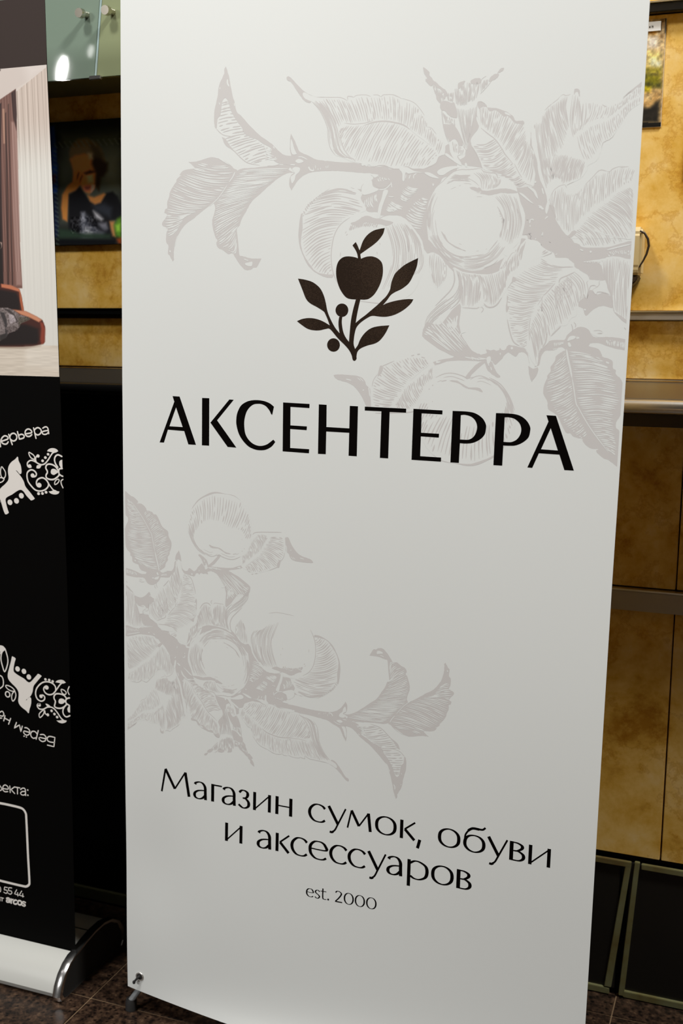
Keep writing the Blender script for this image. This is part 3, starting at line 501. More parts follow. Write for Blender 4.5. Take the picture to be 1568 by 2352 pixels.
H 26 -0.03 0.76 |615.5,1255.5 622.7,1265.3 629.8,1275.0 640.9,1279.8 650.5,1287.0 662.9,1287.0 674.4,1280.9|616.3,1238.4 626.3,1243.3 634.7,1250.7 641.9,1258.0 650.5,1262.9 660.3,1265.3 672.4,1271.3
P 627.4,1218.8 633.6,1234.8 635.0,1244.6 648.2,1258.0 660.4,1264.1 672.5,1268.9 692.2,1269.5 709.4,1267.7 718.3,1260.6 719.8,1254.6 728.4,1252.3 739.7,1244.0 739.5,1227.3 737.9,1214.1! 733.9,1220.0 731.9,1212.8 725.8,1212.7 725.8,1192.2 718.8,1187.3 712.0,1177.4 702.2,1176.0 691.8,1162.3 688.6,1153.6 679.2,1141.1 677.1,1133.6 674.1,1119.9 666.1,1128.3 657.8,1142.9 640.8,1152.4 633.8,1167.1 629.2,1183.1 628.2,1204.1
H 46 -0.1 0.68 |672.5,1268.9 657.9,1262.9 645.8,1255.6 637.6,1244.6 632.9,1236.0 625.9,1224.9 627.2,1211.4 628.4,1199.1 630.4,1184.4 635.0,1167.1 642.0,1154.9 653.9,1145.3|718.5,1257.0 708.7,1257.0 703.0,1251.0 698.4,1246.1 694.0,1235.3 683.5,1224.3 675.4,1213.3 668.5,1202.2 664.2,1189.9 661.1,1177.6 659.8,1165.2 658.8,1147.9
H 36 0.03 0.73 |721.2,1251.0 712.9,1247.4 706.0,1241.4 698.9,1235.3 690.7,1229.2 680.3,1215.8 673.4,1204.7 666.8,1187.5 662.4,1175.1 661.1,1165.3|734.0,1239.2 726.0,1231.9 716.6,1225.9 709.6,1219.8 702.7,1212.4 692.1,1202.6 682.9,1190.3 676.2,1175.4 669.3,1163.0 666.2,1150.6|738.9,1216.5 731.8,1214.0 726.4,1203.1 721.0,1190.9 711.7,1182.3 702.2,1176.0 691.8,1163.5 683.6,1153.5 675.7,1136.0 673.4,1121.1
H 12 -0.0 0.62 |691.9,1229.2 703.6,1239.0 715.4,1247.4|696.1,1196.6 706.5,1208.9 719.4,1219.9
L 1.70 720.1,1250.4 710.6,1245.6 701.1,1241.4 698.9,1235.3
L 1.47 694.0,1235.3 684.8,1224.3 678.9,1218.2
L 0.74 678.8,1219.4 675.5,1212.1 670.9,1204.7
L 1.12 676.6,1215.7 677.6,1196.3 675.8,1207.2
f 633.6,1234.8! 635.1,1243.4 637.7,1240.9 642.9,1238.5 636.7,1236.7
f 626.9,1216.4 628.9,1215.2 628.2,1204.1 630.8,1201.6 628.0,1194.2 626.4,1201.6 627.3,1209.0
L 1.53 629.1,1184.3 633.8,1167.1 639.5,1153.6 648.7,1147.6
L 1.13 661.9,1186.2 660.7,1172.6 662.2,1155.4
L 1.74 691.8,1162.3 698.8,1169.8 704.7,1176.1
L 1.99 686.5,1168.3 684.8,1153.5 678.0,1141.0 676.0,1131.1
F 733.0,1214.0 736.3,1220.1 742.0,1226.1 747.0,1223.8 750.8,1220.0 760.2,1222.7 771.3,1216.9 773.9,1202.6 761.3,1205.1 749.5,1201.1 738.6,1191.3 733.8,1200.8 727.5,1204.3 729.0,1211.6
p 735.1,1200.2 737.5,1200.6 738.2,1199.1 736.4,1198.2
P 754.4,1238.7 760.3,1240.0 763.9,1239.4 767.5,1229.3! 772.5,1216.9! 766.2,1221.6 752.9,1223.8 750.8,1220.2 745.6,1226.1 753.6,1232.2
P 740.1,1238.6 747.3,1238.7 753.5,1234.0 751.3,1231.0 746.4,1232.7 741.8,1229.7 739.0,1215.3! 739.5,1227.3 737.2,1235.6
P 759.8,1268.9 766.7,1271.3 781.0,1270.1 795.5,1263.1 793.5,1239.6 794.8,1181.6! 784.9,1188.5 775.9,1199.1 772.5,1215.7 765.7,1229.9 763.7,1244.1 755.7,1258.3
H 17 -0.03 0.83 |756.6,1263.0 761.0,1267.8 769.2,1270.1 779.8,1269.5 787.1,1266.6 795.0,1261.9|760.0,1245.3 765.1,1239.4 770.2,1233.5 778.9,1227.7 787.2,1227.7 794.2,1227.8|766.9,1229.9 775.8,1201.5 783.6,1190.9 789.9,1185.0 793.6,1182.7 794.1,1192.3
f 777.3,1196.7 784.9,1188.5 794.2,1181.5! 793.6,1186.3 785.9,1192.1
L 0.95 791.0,1176.7 794.2,1173.2
F 689.7,1155.5 700.8,1157.4 710.6,1157.9 715.1,1165.3 725.6,1174.1 734.0,1176.1 742.7,1173.2 746.7,1167.3 751.8,1162.6 761.4,1162.8 775.8,1163.2 794.4,1160.5! 794.1,1145.6! 776.7,1148.7 758.3,1154.3 747.5,1154.0 744.7,1150.3! 734.7,1143.9 716.3,1143.4 710.0,1146.9 703.8,1147.3 696.6,1142.8 685.4,1141.9 679.6,1133.7 677.7,1122.5 671.6,1118.5! 673.3,1134.7 681.3,1148.5
P 746.6,1167.9 752.5,1171.7 762.1,1170.7 762.9,1168.9 756.3,1167.5 763.8,1163.5 756.6,1162.7
L 1.09 750.1,1171.0 757.3,1171.8 762.2,1170.1
L 0.96 755.1,1167.5 762.3,1168.0
L 0.98 722.7,1182.5 725.3,1178.9 724.9,1175.3
L 0.98 719.2,1180.0 721.4,1174.0 721.0,1169.1
p 714.9,1157.4 717.7,1162.3 722.6,1163.7 726.3,1162.6 724.6,1159.5 719.2,1157.5 716.2,1156.2
K 4 -0.1 0.85 |727.4,1163.8 731.2,1162.1|727.7,1158.3 731.9,1160.3
K 6 -0.0 0.99 |696.0,1153.8 703.4,1154.7 710.7,1155.5|696.9,1147.7 703.7,1149.1 709.7,1151.8
K 11 -0.05 0.96 |767.6,1159.4 776.0,1159.6 794.1,1156.4|767.4,1153.3 776.5,1151.2 794.0,1148.0
W 1.50 680.0,1150.3 680.3,1144.8
p 715.8,1153.1 718.2,1154.4 720.9,1149.6 717.9,1148.3
W 1.12 695.3,1144.0 701.4,1145.4
F 577.9,1141.1! 586.4,1134.3 589.7,1132.8 599.3,1135.5 604.9,1138.0 600.7,1141.0 603.9,1141.1 610.4,1139.7 619.2,1141.1 620.2,1143.9 623.2,1141.7 628.0,1141.8 631.7,1148.1 637.3,1148.3 642.1,1147.6 646.9,1146.2 654.9,1144.9 659.9,1138.8 662.0,1129.6 664.9,1118.8! 661.0,1132.7 655.2,1138.7 648.9,1138.5 644.4,1132.9 639.5,1134.3 633.0,1138.0 626.8,1133.2 623.8,1128.4 614.6,1120.2 609.4,1126.4 601.5,1122.9 596.6,1124.4 588.8,1116.2 579.6,1102.4! 573.0,1103.0! 579.2,1111.1 588.6,1120.9 594.9,1124.3 583.5,1125.5 576.8,1128.5!
K 5 -0.0 1.15 |578.5,1126.9 588.2,1128.8 599.6,1129.2|581.8,1125.5 590.0,1125.7 599.7,1127.6
W 1.47 579.2,1130.1 588.3,1127.3 599.7,1127.6
p 635.9,1144.4 637.7,1146.3 639.4,1144.1 637.6,1142.1
p 620.3,1136.1 622.1,1137.4 621.7,1133.8
f 662.5,1120.3! 669.0,1116.6 675.9,1118.4 675.6,1109.9 668.3,1097.9! 664.8,1106.4
F 599.9,1122.9 605.4,1126.2 610.4,1123.2 614.0,1115.5 618.3,1108.6 622.5,1104.8 622.2,1102.4 617.0,1103.0 608.7,1108.2 603.6,1112.8
W 1.62 604.8,1121.5 605.8,1118.4
W 1.62 608.3,1116.9 610.1,1112.2
F 714.1,1145.0 716.9,1151.2 727.5,1153.0 742.9,1150.4 758.3,1146.3 763.2,1138.9 764.9,1135.9 777.2,1131.7 779.3,1121.2 783.3,1118.3 784.4,1112.3 794.1,1100.5 796.1,1064.1! 792.5,1054.7 788.5,1046.8 788.9,1039.2 793.8,1033.3 794.8,1005.6! 794.6,984.6! 781.1,993.8 773.4,996.5 763.7,1005.2 766.5,1008.5 754.2,1009.3 744.5,1018.1 743.5,1021.2 731.8,1023.6 726.9,1028.0 719.0,1030.7 706.9,1052.0 693.9,1060.7 691.8,1071.6 685.7,1082.2 685.9,1093.1 690.0,1104.2 689.8,1107.3 694.2,1113.6 693.9,1119.8 699.6,1129.2 700.8,1135.4 708.2,1141.0
K 46 0.06 1.00 |716.5,1143.6 721.3,1126.9 725.1,1114.7 728.1,1102.5 729.6,1090.3 733.5,1075.0 740.5,1059.9 750.6,1044.9 762.4,1026.9 778.8,1007.7|765.1,1132.9 779.8,1113.6 785.0,1101.7 790.5,1086.7 792.1,1073.1 786.0,1062.1 785.4,1048.2 787.9,1031.4 792.2,1011.6 789.8,1000.6
K 36 0.05 0.92 |712.8,1141.9 716.7,1126.7 720.5,1114.6 724.4,1099.3 726.7,1087.1 729.1,1071.7 736.2,1055.0 743.1,1041.4 750.1,1027.8|700.5,1126.2 693.6,1110.5 689.1,1097.9 688.0,1083.9 696.5,1070.2 703.4,1058.1 715.2,1043.0 725.1,1032.6 742.8,1021.1
W 2.61 714.5,1145.0 717.1,1132.9 721.0,1119.2 724.4,1105.5
W 1.54 724.4,1105.5 728.0,1090.2 731.3,1073.4 734.0,1065.7
W 1.38 732.2,1070.3 742.4,1053.8 755.8,1034.3 780.5,1004.7
p 769.8,1130.0 773.6,1128.6 773.7,1126.8 770.2,1127.7
F 499.8,1294.1! 509.8,1294.1 516.2,1288.2 529.1,1275.4 544.4,1261.5 559.4,1254.5 579.0,1251.1 593.3,1254.7 605.1,1260.4 620.1,1269.6 631.4,1281.0 643.6,1295.6! 650.5,1297.8 650.7,1293.3 643.0,1284.3 638.7,1275.3 632.8,1276.4 626.1,1268.5 622.9,1261.6 619.6,1254.7 605.6,1247.8 593.7,1246.6 579.2,1245.4 569.4,1248.8 557.1,1251.0 547.1,1255.7 549.9,1247.5! 544.7,1253.3 537.1,1260.3 534.5,1263.8 519.1,1276.6 509.2,1275.4 502.8,1282.5
P 507.3,1328.9 506.3,1338.1 509.0,1348.5 515.8,1363.3 527.6,1375.6 539.4,1385.5 551.3,1390.3 563.4,1390.0 572.9,1390.8 581.2,1391.2 587.4,1386.5 602.9,1383.9 606.7,1378.2 613.7,1379.2 623.3,1374.5 631.9,1366.5 634.5,1360.8 639.9,1345.1 646.6,1329.3 647.2,1315.9 642.4,1295.6 631.4,1281.0 620.1,1269.6 609.7,1262.7 593.3,1255.8 578.9,1252.3 559.3,1255.7 544.4,1262.6 529.0,1276.6 516.1,1290.6 509.4,1305.7
f 578.8,1365.4 582.4,1364.7 584.9,1361.8 593.3,1361.1 607.4,1363.1 621.5,1363.3 633.4,1359.7 634.7,1357.5 624.2,1356.6 612.4,1357.7 605.4,1356.4 595.9,1354.9 588.8,1356.1 582.7,1357.4 583.8,1359.6 580.2,1361.4
f 566.8,1365.6 571.6,1366.6 576.4,1365.4 582.5,1361.9 581.4,1359.7 574.2,1360.9
H 13 0.18 0.72 |569.5,1385.9 576.7,1386.8 585.0,1386.6 593.4,1384.1 601.8,1381.1 606.2,1376.5 612.6,1376.9|583.7,1363.0 587.3,1361.8 590.9,1361.7 594.4,1363.3 600.3,1363.8 603.8,1364.8 604.9,1367.1
H 8 0.06 0.73 |531.5,1370.9 537.2,1379.9 544.3,1384.3|548.3,1375.1 553.0,1379.5 556.4,1382.8|568.9,1373.5 566.3,1378.1 568.4,1383.6
L 0.73 532.7,1370.9 547.0,1376.8 561.4,1378.7 573.7,1373.4 579.9,1367.6
L 0.61 539.1,1363.9 547.4,1367.2
L 0.60 558.1,1371.5 564.2,1371.3 569.0,1370.1
L 0.61 551.0,1368.2 554.0,1369.1
L 0.60 576.7,1358.8 586.3,1358.4
L 0.60 577.5,1353.2 585.3,1353.0
H 6 -0.12 0.74 |519.6,1362.0 507.9,1345.0|511.6,1345.0 506.6,1328.9|511.8,1305.7 507.3,1311.5
L 0.74 520.5,1354.0 515.4,1341.5 512.6,1324.2 514.0,1308.0 518.5,1294.0
L 0.74 516.9,1335.7 514.2,1324.2 516.1,1308.0 519.5,1298.7
L 0.74 518.6,1322.4 520.3,1310.2 524.6,1296.3 531.1,1288.2
L 0.74 516.0,1359.8 510.3,1347.3 507.9,1328.9
H 9 -0.0 0.74 |521.7,1305.6 510.8,1299.9|533.7,1283.5 521.3,1284.7|551.3,1273.1 539.3,1266.1|568.4,1271.9 561.8,1255.7
H 6 -0.0 0.74 |526.6,1307.9 534.2,1302.0|534.5,1295.1 540.8,1289.3|550.9,1283.5 555.8,1282.3|566.9,1278.8 568.2,1276.5
L 0.61 554.3,1289.2 558.6,1287.5
L 0.60 580.2,1278.6 583.8,1279.0
L 0.60 593.9,1281.1 595.7,1281.6
H 11 -0.04 0.73 |561.1,1271.9 561.8,1254.5|580.5,1273.1 581.3,1253.5|595.9,1277.6 606.1,1263.9|610.6,1294.7 621.8,1284.4
H 8 0.06 0.71 |606.0,1342.3 618.4,1304.9|614.4,1327.5 617.6,1321.8|615.8,1310.5 616.8,1313.9|610.6,1295.8 614.2,1293.5
H 12 -0.02 0.71 |600.8,1353.6 612.4,1356.8 624.2,1355.4 633.8,1351.9|614.5,1338.8 622.7,1338.7 632.1,1338.5 639.2,1336.2|619.1,1316.2 627.3,1316.1 635.5,1316.0 643.7,1315.9|615.4,1293.5 621.5,1290.1 628.7,1287.8 638.9,1295.7
L 1.41 629.4,1334.1 631.2,1320.5 630.2,1304.8 626.3,1287.8
L 1.17 635.7,1336.2 637.2,1329.5
W 0.83 618.7,1275.3 626.0,1270.7
L 0.96 592.1,1254.7 605.1,1260.4 611.9,1266.2
p 518.6,1388.3 523.3,1392.2 533.0,1394.7 546.3,1395.5 550.0,1393.2 541.6,1391.1 533.3,1386.8 527.3,1383.5 521.2,1384.3
H 5 0.1 0.61 |519.2,1387.7 522.4,1384.2|543.9,1395.0 548.8,1392.1
P 511.1,1275.4 522.9,1274.8 534.5,1263.8 537.3,1255.6 536.6,1241.6 530.8,1231.0 526.8,1222.5! 520.9,1231.0 514.2,1243.8 511.7,1259.1
H 9 -0.06 0.75 |511.2,1273.1 517.9,1276.6 524.2,1273.1 532.0,1264.9 535.9,1259.1|512.5,1255.6 516.3,1253.2 522.6,1252.1 530.1,1249.8 536.4,1245.1|520.8,1232.1 524.8,1225.1 526.7,1224.0 529.6,1231.0 533.1,1235.7
P 548.3,1255.7 562.0,1249.9 577.9,1247.7 588.9,1246.6 605.6,1247.8 619.6,1254.7 624.1,1260.5 626.1,1267.3 632.8,1276.4 638.7,1275.3 641.8,1284.3 650.6,1295.6! 670.5,1288.7 670.8,1265.1 641.3,1248.0 633.6,1236.5 629.1,1229.6 620.3,1214.5 613.7,1204.0 605.4,1200.4 595.6,1203.8 588.5,1200.2 564.2,1199.2 558.7,1212.6 563.1,1224.3 556.3,1241.7
H 17 -0.03 0.86 |550.3,1253.3 559.6,1249.9 569.4,1247.6 579.2,1246.5 587.7,1245.4|557.7,1235.9 565.2,1233.7 574.9,1233.7 582.2,1233.8 590.6,1233.9|560.4,1200.9 570.3,1199.9 576.4,1200.0 582.4,1201.2 587.1,1203.6
H 17 -0.0 0.85 |581.6,1247.7 590.2,1244.3 597.2,1248.9 609.2,1247.8 620.9,1253.6 626.8,1253.6|591.0,1226.9 598.4,1222.4 604.6,1219.0 610.4,1222.5 616.1,1229.5 626.2,1242.2|592.9,1210.7 599.2,1205.0 605.3,1202.7 611.2,1205.1 616.8,1213.3 624.4,1229.5
H 14 -0.03 0.83 |624.2,1259.3 633.0,1273.0 643.1,1282.1 650.7,1293.3|624.0,1238.7 632.9,1250.2 639.8,1253.7 645.0,1267.3
L 1.93 594.3,1206.1 599.3,1201.5 606.6,1201.0 613.6,1205.2 619.7,1214.5
f 632.4,1235.3! 634.4,1243.4 640.5,1238.8 637.1,1236.5
L 0.97 591.2,1193.2 594.1,1197.9 590.9,1201.4
L 1.23 564.1,1199.8 583.7,1198.9 587.2,1201.3
L 1.72 547.8,1253.9 550.3,1238.2 545.9,1225.3 536.4,1214.7 523.2,1201.5
H 7 -0.0 0.73 |552.2,1251.0 557.4,1244.1|556.5,1235.9 560.8,1222.0|548.6,1219.5 558.9,1207.9|528.1,1205.1 547.1,1196.0|510.1,1184.7 521.6,1179.0|508.0,1165.6 514.6,1165.7
F 505.3,1160.6 505.9,1167.0! 511.3,1178.3! 531.5,1175.5 547.3,1194.7 561.5,1207.5! 560.6,1190.2 559.6,1176.1 563.4,1162.0 570.5,1151.2 579.1,1140.4 588.3,1135.1! 579.4,1132.8 558.2,1129.4 539.7,1136.0 522.6,1145.1 507.1,1155.9
K 12 0.06 1.35 |507.0,1159.1 511.6,1170.3 519.7,1178.4 531.3,1180.2 546.0,1186.8|515.5,1156.1 523.7,1161.1 535.3,1162.9 543.3,1169.4 554.6,1176.0|548.0,1136.3 556.3,1134.9 566.1,1136.8 572.5,1141.7 572.1,1151.2
K 5 -0.05 1.66 |538.1,1175.6 559.0,1190.2|548.6,1163.2 556.4,1172.9
W 1.64 560.3,1157.2 563.4,1163.6 569.9,1165.3
F 520.3,1119.5 531.8,1124.3 551.6,1128.4 558.1,1131.8 587.5,1135.1 595.7,1133.0 602.1,1136.3 600.2,1141.0 605.2,1139.5 611.5,1141.3 616.5,1138.3 621.8,1127.5! 602.6,1123.7 590.1,1113.8 580.7,1104.0 578.5,1097.6 581.3,1089.7 596.2,1085.5 598.1,1080.1 591.5,1081.4 581.5,1084.9 576.6,1083.9 566.3,1093.9 572.5,1102.1 580.3,1111.9 591.3,1121.8 596.1,1124.3 573.2,1124.7 548.5,1123.6 532.0,1118.2 522.1,1116.3
K 5 -0.0 1.17 |526.8,1123.7 535.2,1122.3|528.7,1118.9 533.6,1120.7
W 1.48 569.7,1129.8 578.0,1128.5 586.2,1127.9
W 1.30 589.4,1129.6 597.6,1128.3 602.5,1127.7
p 602.3,1130.0 607.1,1131.7 608.2,1125.5 604.4,1120.7 602.2,1125.3
P 429.2,1065.5 428.7,1082.0 433.7,1093.7 443.7,1107.1 445.3,1112.1 464.1,1120.8 482.7,1127.1 494.5,1129.9 509.9,1125.5 525.4,1118.0 526.1,1097.2 511.4,1085.3 505.2,1068.8 502.3,1054.0! 495.7,1048.8 482.0,1046.5 457.8,1044.5 440.4,1042.8 435.0,1049.2 429.4,1058.9
H 30 -0.05 0.93 |511.6,1124.8 501.4,1126.9 482.7,1126.3 464.1,1119.2 445.4,1110.5 438.7,1098.8 432.0,1088.7 430.6,1077.1 431.0,1065.6 434.9,1052.5|517.0,1117.7 510.5,1111.1 500.6,1102.7 490.7,1094.2 482.5,1084.1 475.9,1075.7 470.9,1068.9 466.0,1062.2 461.0,1053.7
H 26 -0.08 0.92 |523.8,1114.8 512.3,1106.3 500.8,1097.8 490.8,1089.3 480.9,1080.8 474.4,1067.5 467.8,1057.3|525.3,1097.1 511.5,1082.1 505.1,1070.4 500.4,1060.5 492.1,1051.9 481.9,1049.8 471.5,1050.9
W 1.68 517.0,1116.9 507.1,1109.4 497.3,1100.9 489.0,1093.3
L 1.39 443.7,1108.8 445.3,1112.1 464.1,1120.8
L 1.05 430.5,1082.0 432.8,1092.0 438.7,1100.4
f 441.8,1112.0 446.2,1112.1 445.6,1103.9 438.8,1097.1
L 1.53 489.5,1128.9 494.5,1130.2
L 1.52 498.7,1131.6 502.9,1132.1
L 1.52 504.8,1127.8 510.7,1126.4
L 1.76 436.9,1042.7 457.9,1044.0 492.3,1047.0 500.7,1052.3
f 369.7,1097.1 382.3,1097.9 400.1,1097.4 412.5,1095.3 418.8,1089.8 421.7,1083.3 427.1,1078.6 428.3,1065.4 429.9,1052.3! 422.6,1051.9 415.1,1066.5 404.1,1079.3 393.3,1085.5 382.5,1088.4 373.5,1091.4
W 1.60 388.7,1091.6 397.6,1089.8
W 1.06 407.2,1094.3 412.7,1089.6
W 1.06 410.8,1094.4 417.1,1088.9
W 1.59 415.7,1075.6 418.3,1076.6
W 1.76 425.2,1081.8 427.4,1067.1
P 504.0,1054.1 505.2,1068.8 511.4,1085.3 524.5,1097.1 540.9,1104.9 554.2,1105.4 567.6,1101.9 574.3,1099.0 580.8,1100.8 593.8,1103.7 606.9,1101.8 623.5,1093.0 637.1,1077.8 645.0,1062.3 648.2,1046.7 647.4,1030.7 638.7,1011.1 624.9,994.3 609.1,982.0 586.3,973.2 562.9,975.7 542.6,977.7 525.2,988.1 512.7,1003.8 507.0,1019.9 503.8,1036.1
L 1.34 527.8,1098.8 540.9,1104.9 554.2,1105.9 567.6,1102.7 574.3,1099.8
L 1.00 539.5,1099.3 551.1,1101.3 562.8,1098.6 571.2,1095.7
L 1.15 579.3,1097.6 587.3,1102.7 597.1,1103.3 610.3,1097.2 618.4,1091.2
f 548.0,1094.8 557.9,1096.0 566.3,1092.3 574.8,1087.9 578.1,1086.4 591.2,1086.9 596.3,1084.0 598.1,1080.1 589.8,1082.9 579.9,1084.1 571.6,1086.1 561.4,1092.1
L 0.82 590.7,1099.6 598.8,1100.7 607.1,1097.1
L 0.82 589.3,1094.8 597.4,1095.9 610.6,1090.9
L 0.84 530.5,1092.5 537.1,1095.2
L 1.51 536.4,1093.5 544.6,1095.5
L 1.52 523.2,1086.6 524.5,1088.2
L 1.18 518.3,1080.7 519.1,1082.7
H 34 -0.03 1.11 |506.3,1062.4 508.0,1060.8 510.5,1062.6 515.6,1062.8 519.4,1053.2 526.4,1047.0 534.9,1044.2 543.4,1043.0 550.0,1045.0 560.3,1039.0 573.9,1031.6 583.8,1032.2 593.7,1031.1 603.5,1033.2 611.5,1036.8 620.8,1045.3 631.5,1058.5 635.6,1074.5|504.1,1052.5 506.6,1029.7 510.7,1010.3 516.2,1000.7 521.5,996.1 528.6,988.3 537.2,985.6 545.7,984.4 552.5,983.2 562.6,982.2 576.0,981.5 586.1,978.9 595.9,981.1 605.6,985.0 616.7,993.8 627.7,1002.5 639.9,1019.2 646.8,1043.4
f 525.2,988.1 542.5,978.5 562.9,975.7 586.2,976.4 608.9,985.2 624.8,995.9 638.6,1012.7 628.0,996.1 609.1,981.6 586.3,972.7 562.9,975.1 542.6,977.0
H 7 -0.02 0.98 |593.8,1103.7 610.3,1098.8|616.9,1094.3 623.6,1089.8|632.4,1074.4 639.0,1071.5|638.4,1049.3 647.4,1046.6
L 1.62 606.9,1101.8 623.5,1093.0 637.1,1076.2 646.1,1056.1
L 1.01 524.1,1063.2 524.7,1064.5
P 308.4,1303.2 309.0,1319.4 311.4,1332.2 317.6,1340.1 333.3,1355.9 345.5,1363.6 356.0,1368.1 363.0,1368.7 384.0,1367.5 397.8,1367.2 404.8,1362.4 405.1,1353.0 414.1,1338.7 405.6,1333.3 388.5,1326.5 374.7,1318.7 366.2,1306.0 361.3,1290.1 360.9,1270.8 362.1,1254.7 364.2,1241.7 355.3,1240.9 342.8,1244.9 328.2,1254.6 317.1,1270.8 310.5,1287.0
H 33 0.1 1.06 |345.5,1363.6 333.3,1354.3 322.9,1343.3 316.0,1330.5 313.5,1319.3 311.9,1306.4 312.2,1293.5 315.1,1280.5 320.8,1267.5 330.0,1256.2 340.9,1248.1 357.1,1243.3|394.4,1364.2 403.2,1357.7 405.2,1349.9 408.8,1343.5 412.4,1337.2 398.7,1332.6 385.0,1324.9 374.7,1318.7 368.0,1307.6 363.0,1293.3 361.6,1277.2 361.1,1261.1 362.3,1249.8
f 311.4,1332.2 313.3,1330.6 314.5,1312.9 312.9,1303.2 312.3,1287.0 318.0,1272.4 328.2,1257.8 339.1,1248.1 355.3,1244.9 362.4,1245.0 364.2,1241.7 355.4,1240.4 342.8,1244.5 328.2,1254.2 317.1,1270.0 309.9,1287.0 308.0,1303.2 309.0,1319.4
L 0.90 317.6,1340.1 328.1,1349.6 340.3,1358.9 356.0,1368.4
H 12 -0.0 1.08 |312.3,1332.2 322.8,1348.1 345.5,1363.6|314.2,1328.2 326.4,1344.8 347.4,1361.2
H 8 -0.0 0.88 |363.9,1368.7 384.0,1367.5|364.0,1365.6 384.3,1366.3
P 360.9,1270.8 361.3,1290.1 366.2,1306.0 374.7,1318.7 388.5,1326.5 405.6,1333.3 421.1,1333.9 433.2,1330.6 435.0,1325.1 439.2,1327.4 450.2,1329.6 463.7,1328.7 475.7,1322.3 489.6,1308.2 500.1,1292.6 504.2,1273.9 504.7,1258.3 498.8,1237.8 487.7,1218.8 471.1,1209.1 447.3,1204.0 430.0,1204.5 409.1,1206.6 391.4,1214.5 377.0,1225.7 366.0,1241.8 362.1,1254.7
L 1.39 388.5,1326.5 374.8,1317.1 366.3,1304.4 362.2,1288.4 360.9,1270.8 363.1,1253.1 367.8,1240.2 373.3,1230.5
f 390.4,1318.5 399.0,1321.6 407.5,1327.0 416.1,1329.0 426.5,1325.7 436.8,1324.3 441.9,1323.0 455.6,1319.4 447.3,1314.5 437.0,1316.5 423.3,1318.2 414.6,1319.8 406.1,1316.8 397.5,1315.3
H 14 -0.0 1.22 |390.4,1318.5 402.5,1320.0 416.3,1319.8 433.5,1318.1|387.2,1307.4 399.3,1310.5 411.4,1313.6 430.3,1311.8
L 1.22 383.9,1301.1 385.9,1303.5
L 0.87 382.1,1304.3 384.1,1307.2
L 0.88 375.7,1277.2 375.2,1270.8
L 0.86 432.2,1277.9 432.8,1273.9
L 0.86 436.1,1290.5 436.9,1287.4
H 17 -0.0 0.94 |442.1,1316.4 452.3,1317.1 460.7,1317.8 467.4,1319.3 474.2,1317.7 484.5,1309.8|453.3,1286.5 461.7,1286.5 471.8,1289.6 481.8,1292.7 490.1,1292.6 500.4,1286.3|452.6,1255.0 462.8,1255.0 474.6,1255.0 483.1,1255.1 493.0,1258.2 504.6,1261.4|435.0,1213.4 443.5,1216.7 453.6,1223.2 466.9,1232.9 478.5,1240.9 495.3,1242.5
L 1.05 409.1,1206.6 430.0,1204.5 447.3,1204.0 464.3,1207.4
L 2.02 471.0,1311.5 478.4,1292.7 480.6,1277.0'''.strip().split('\n')
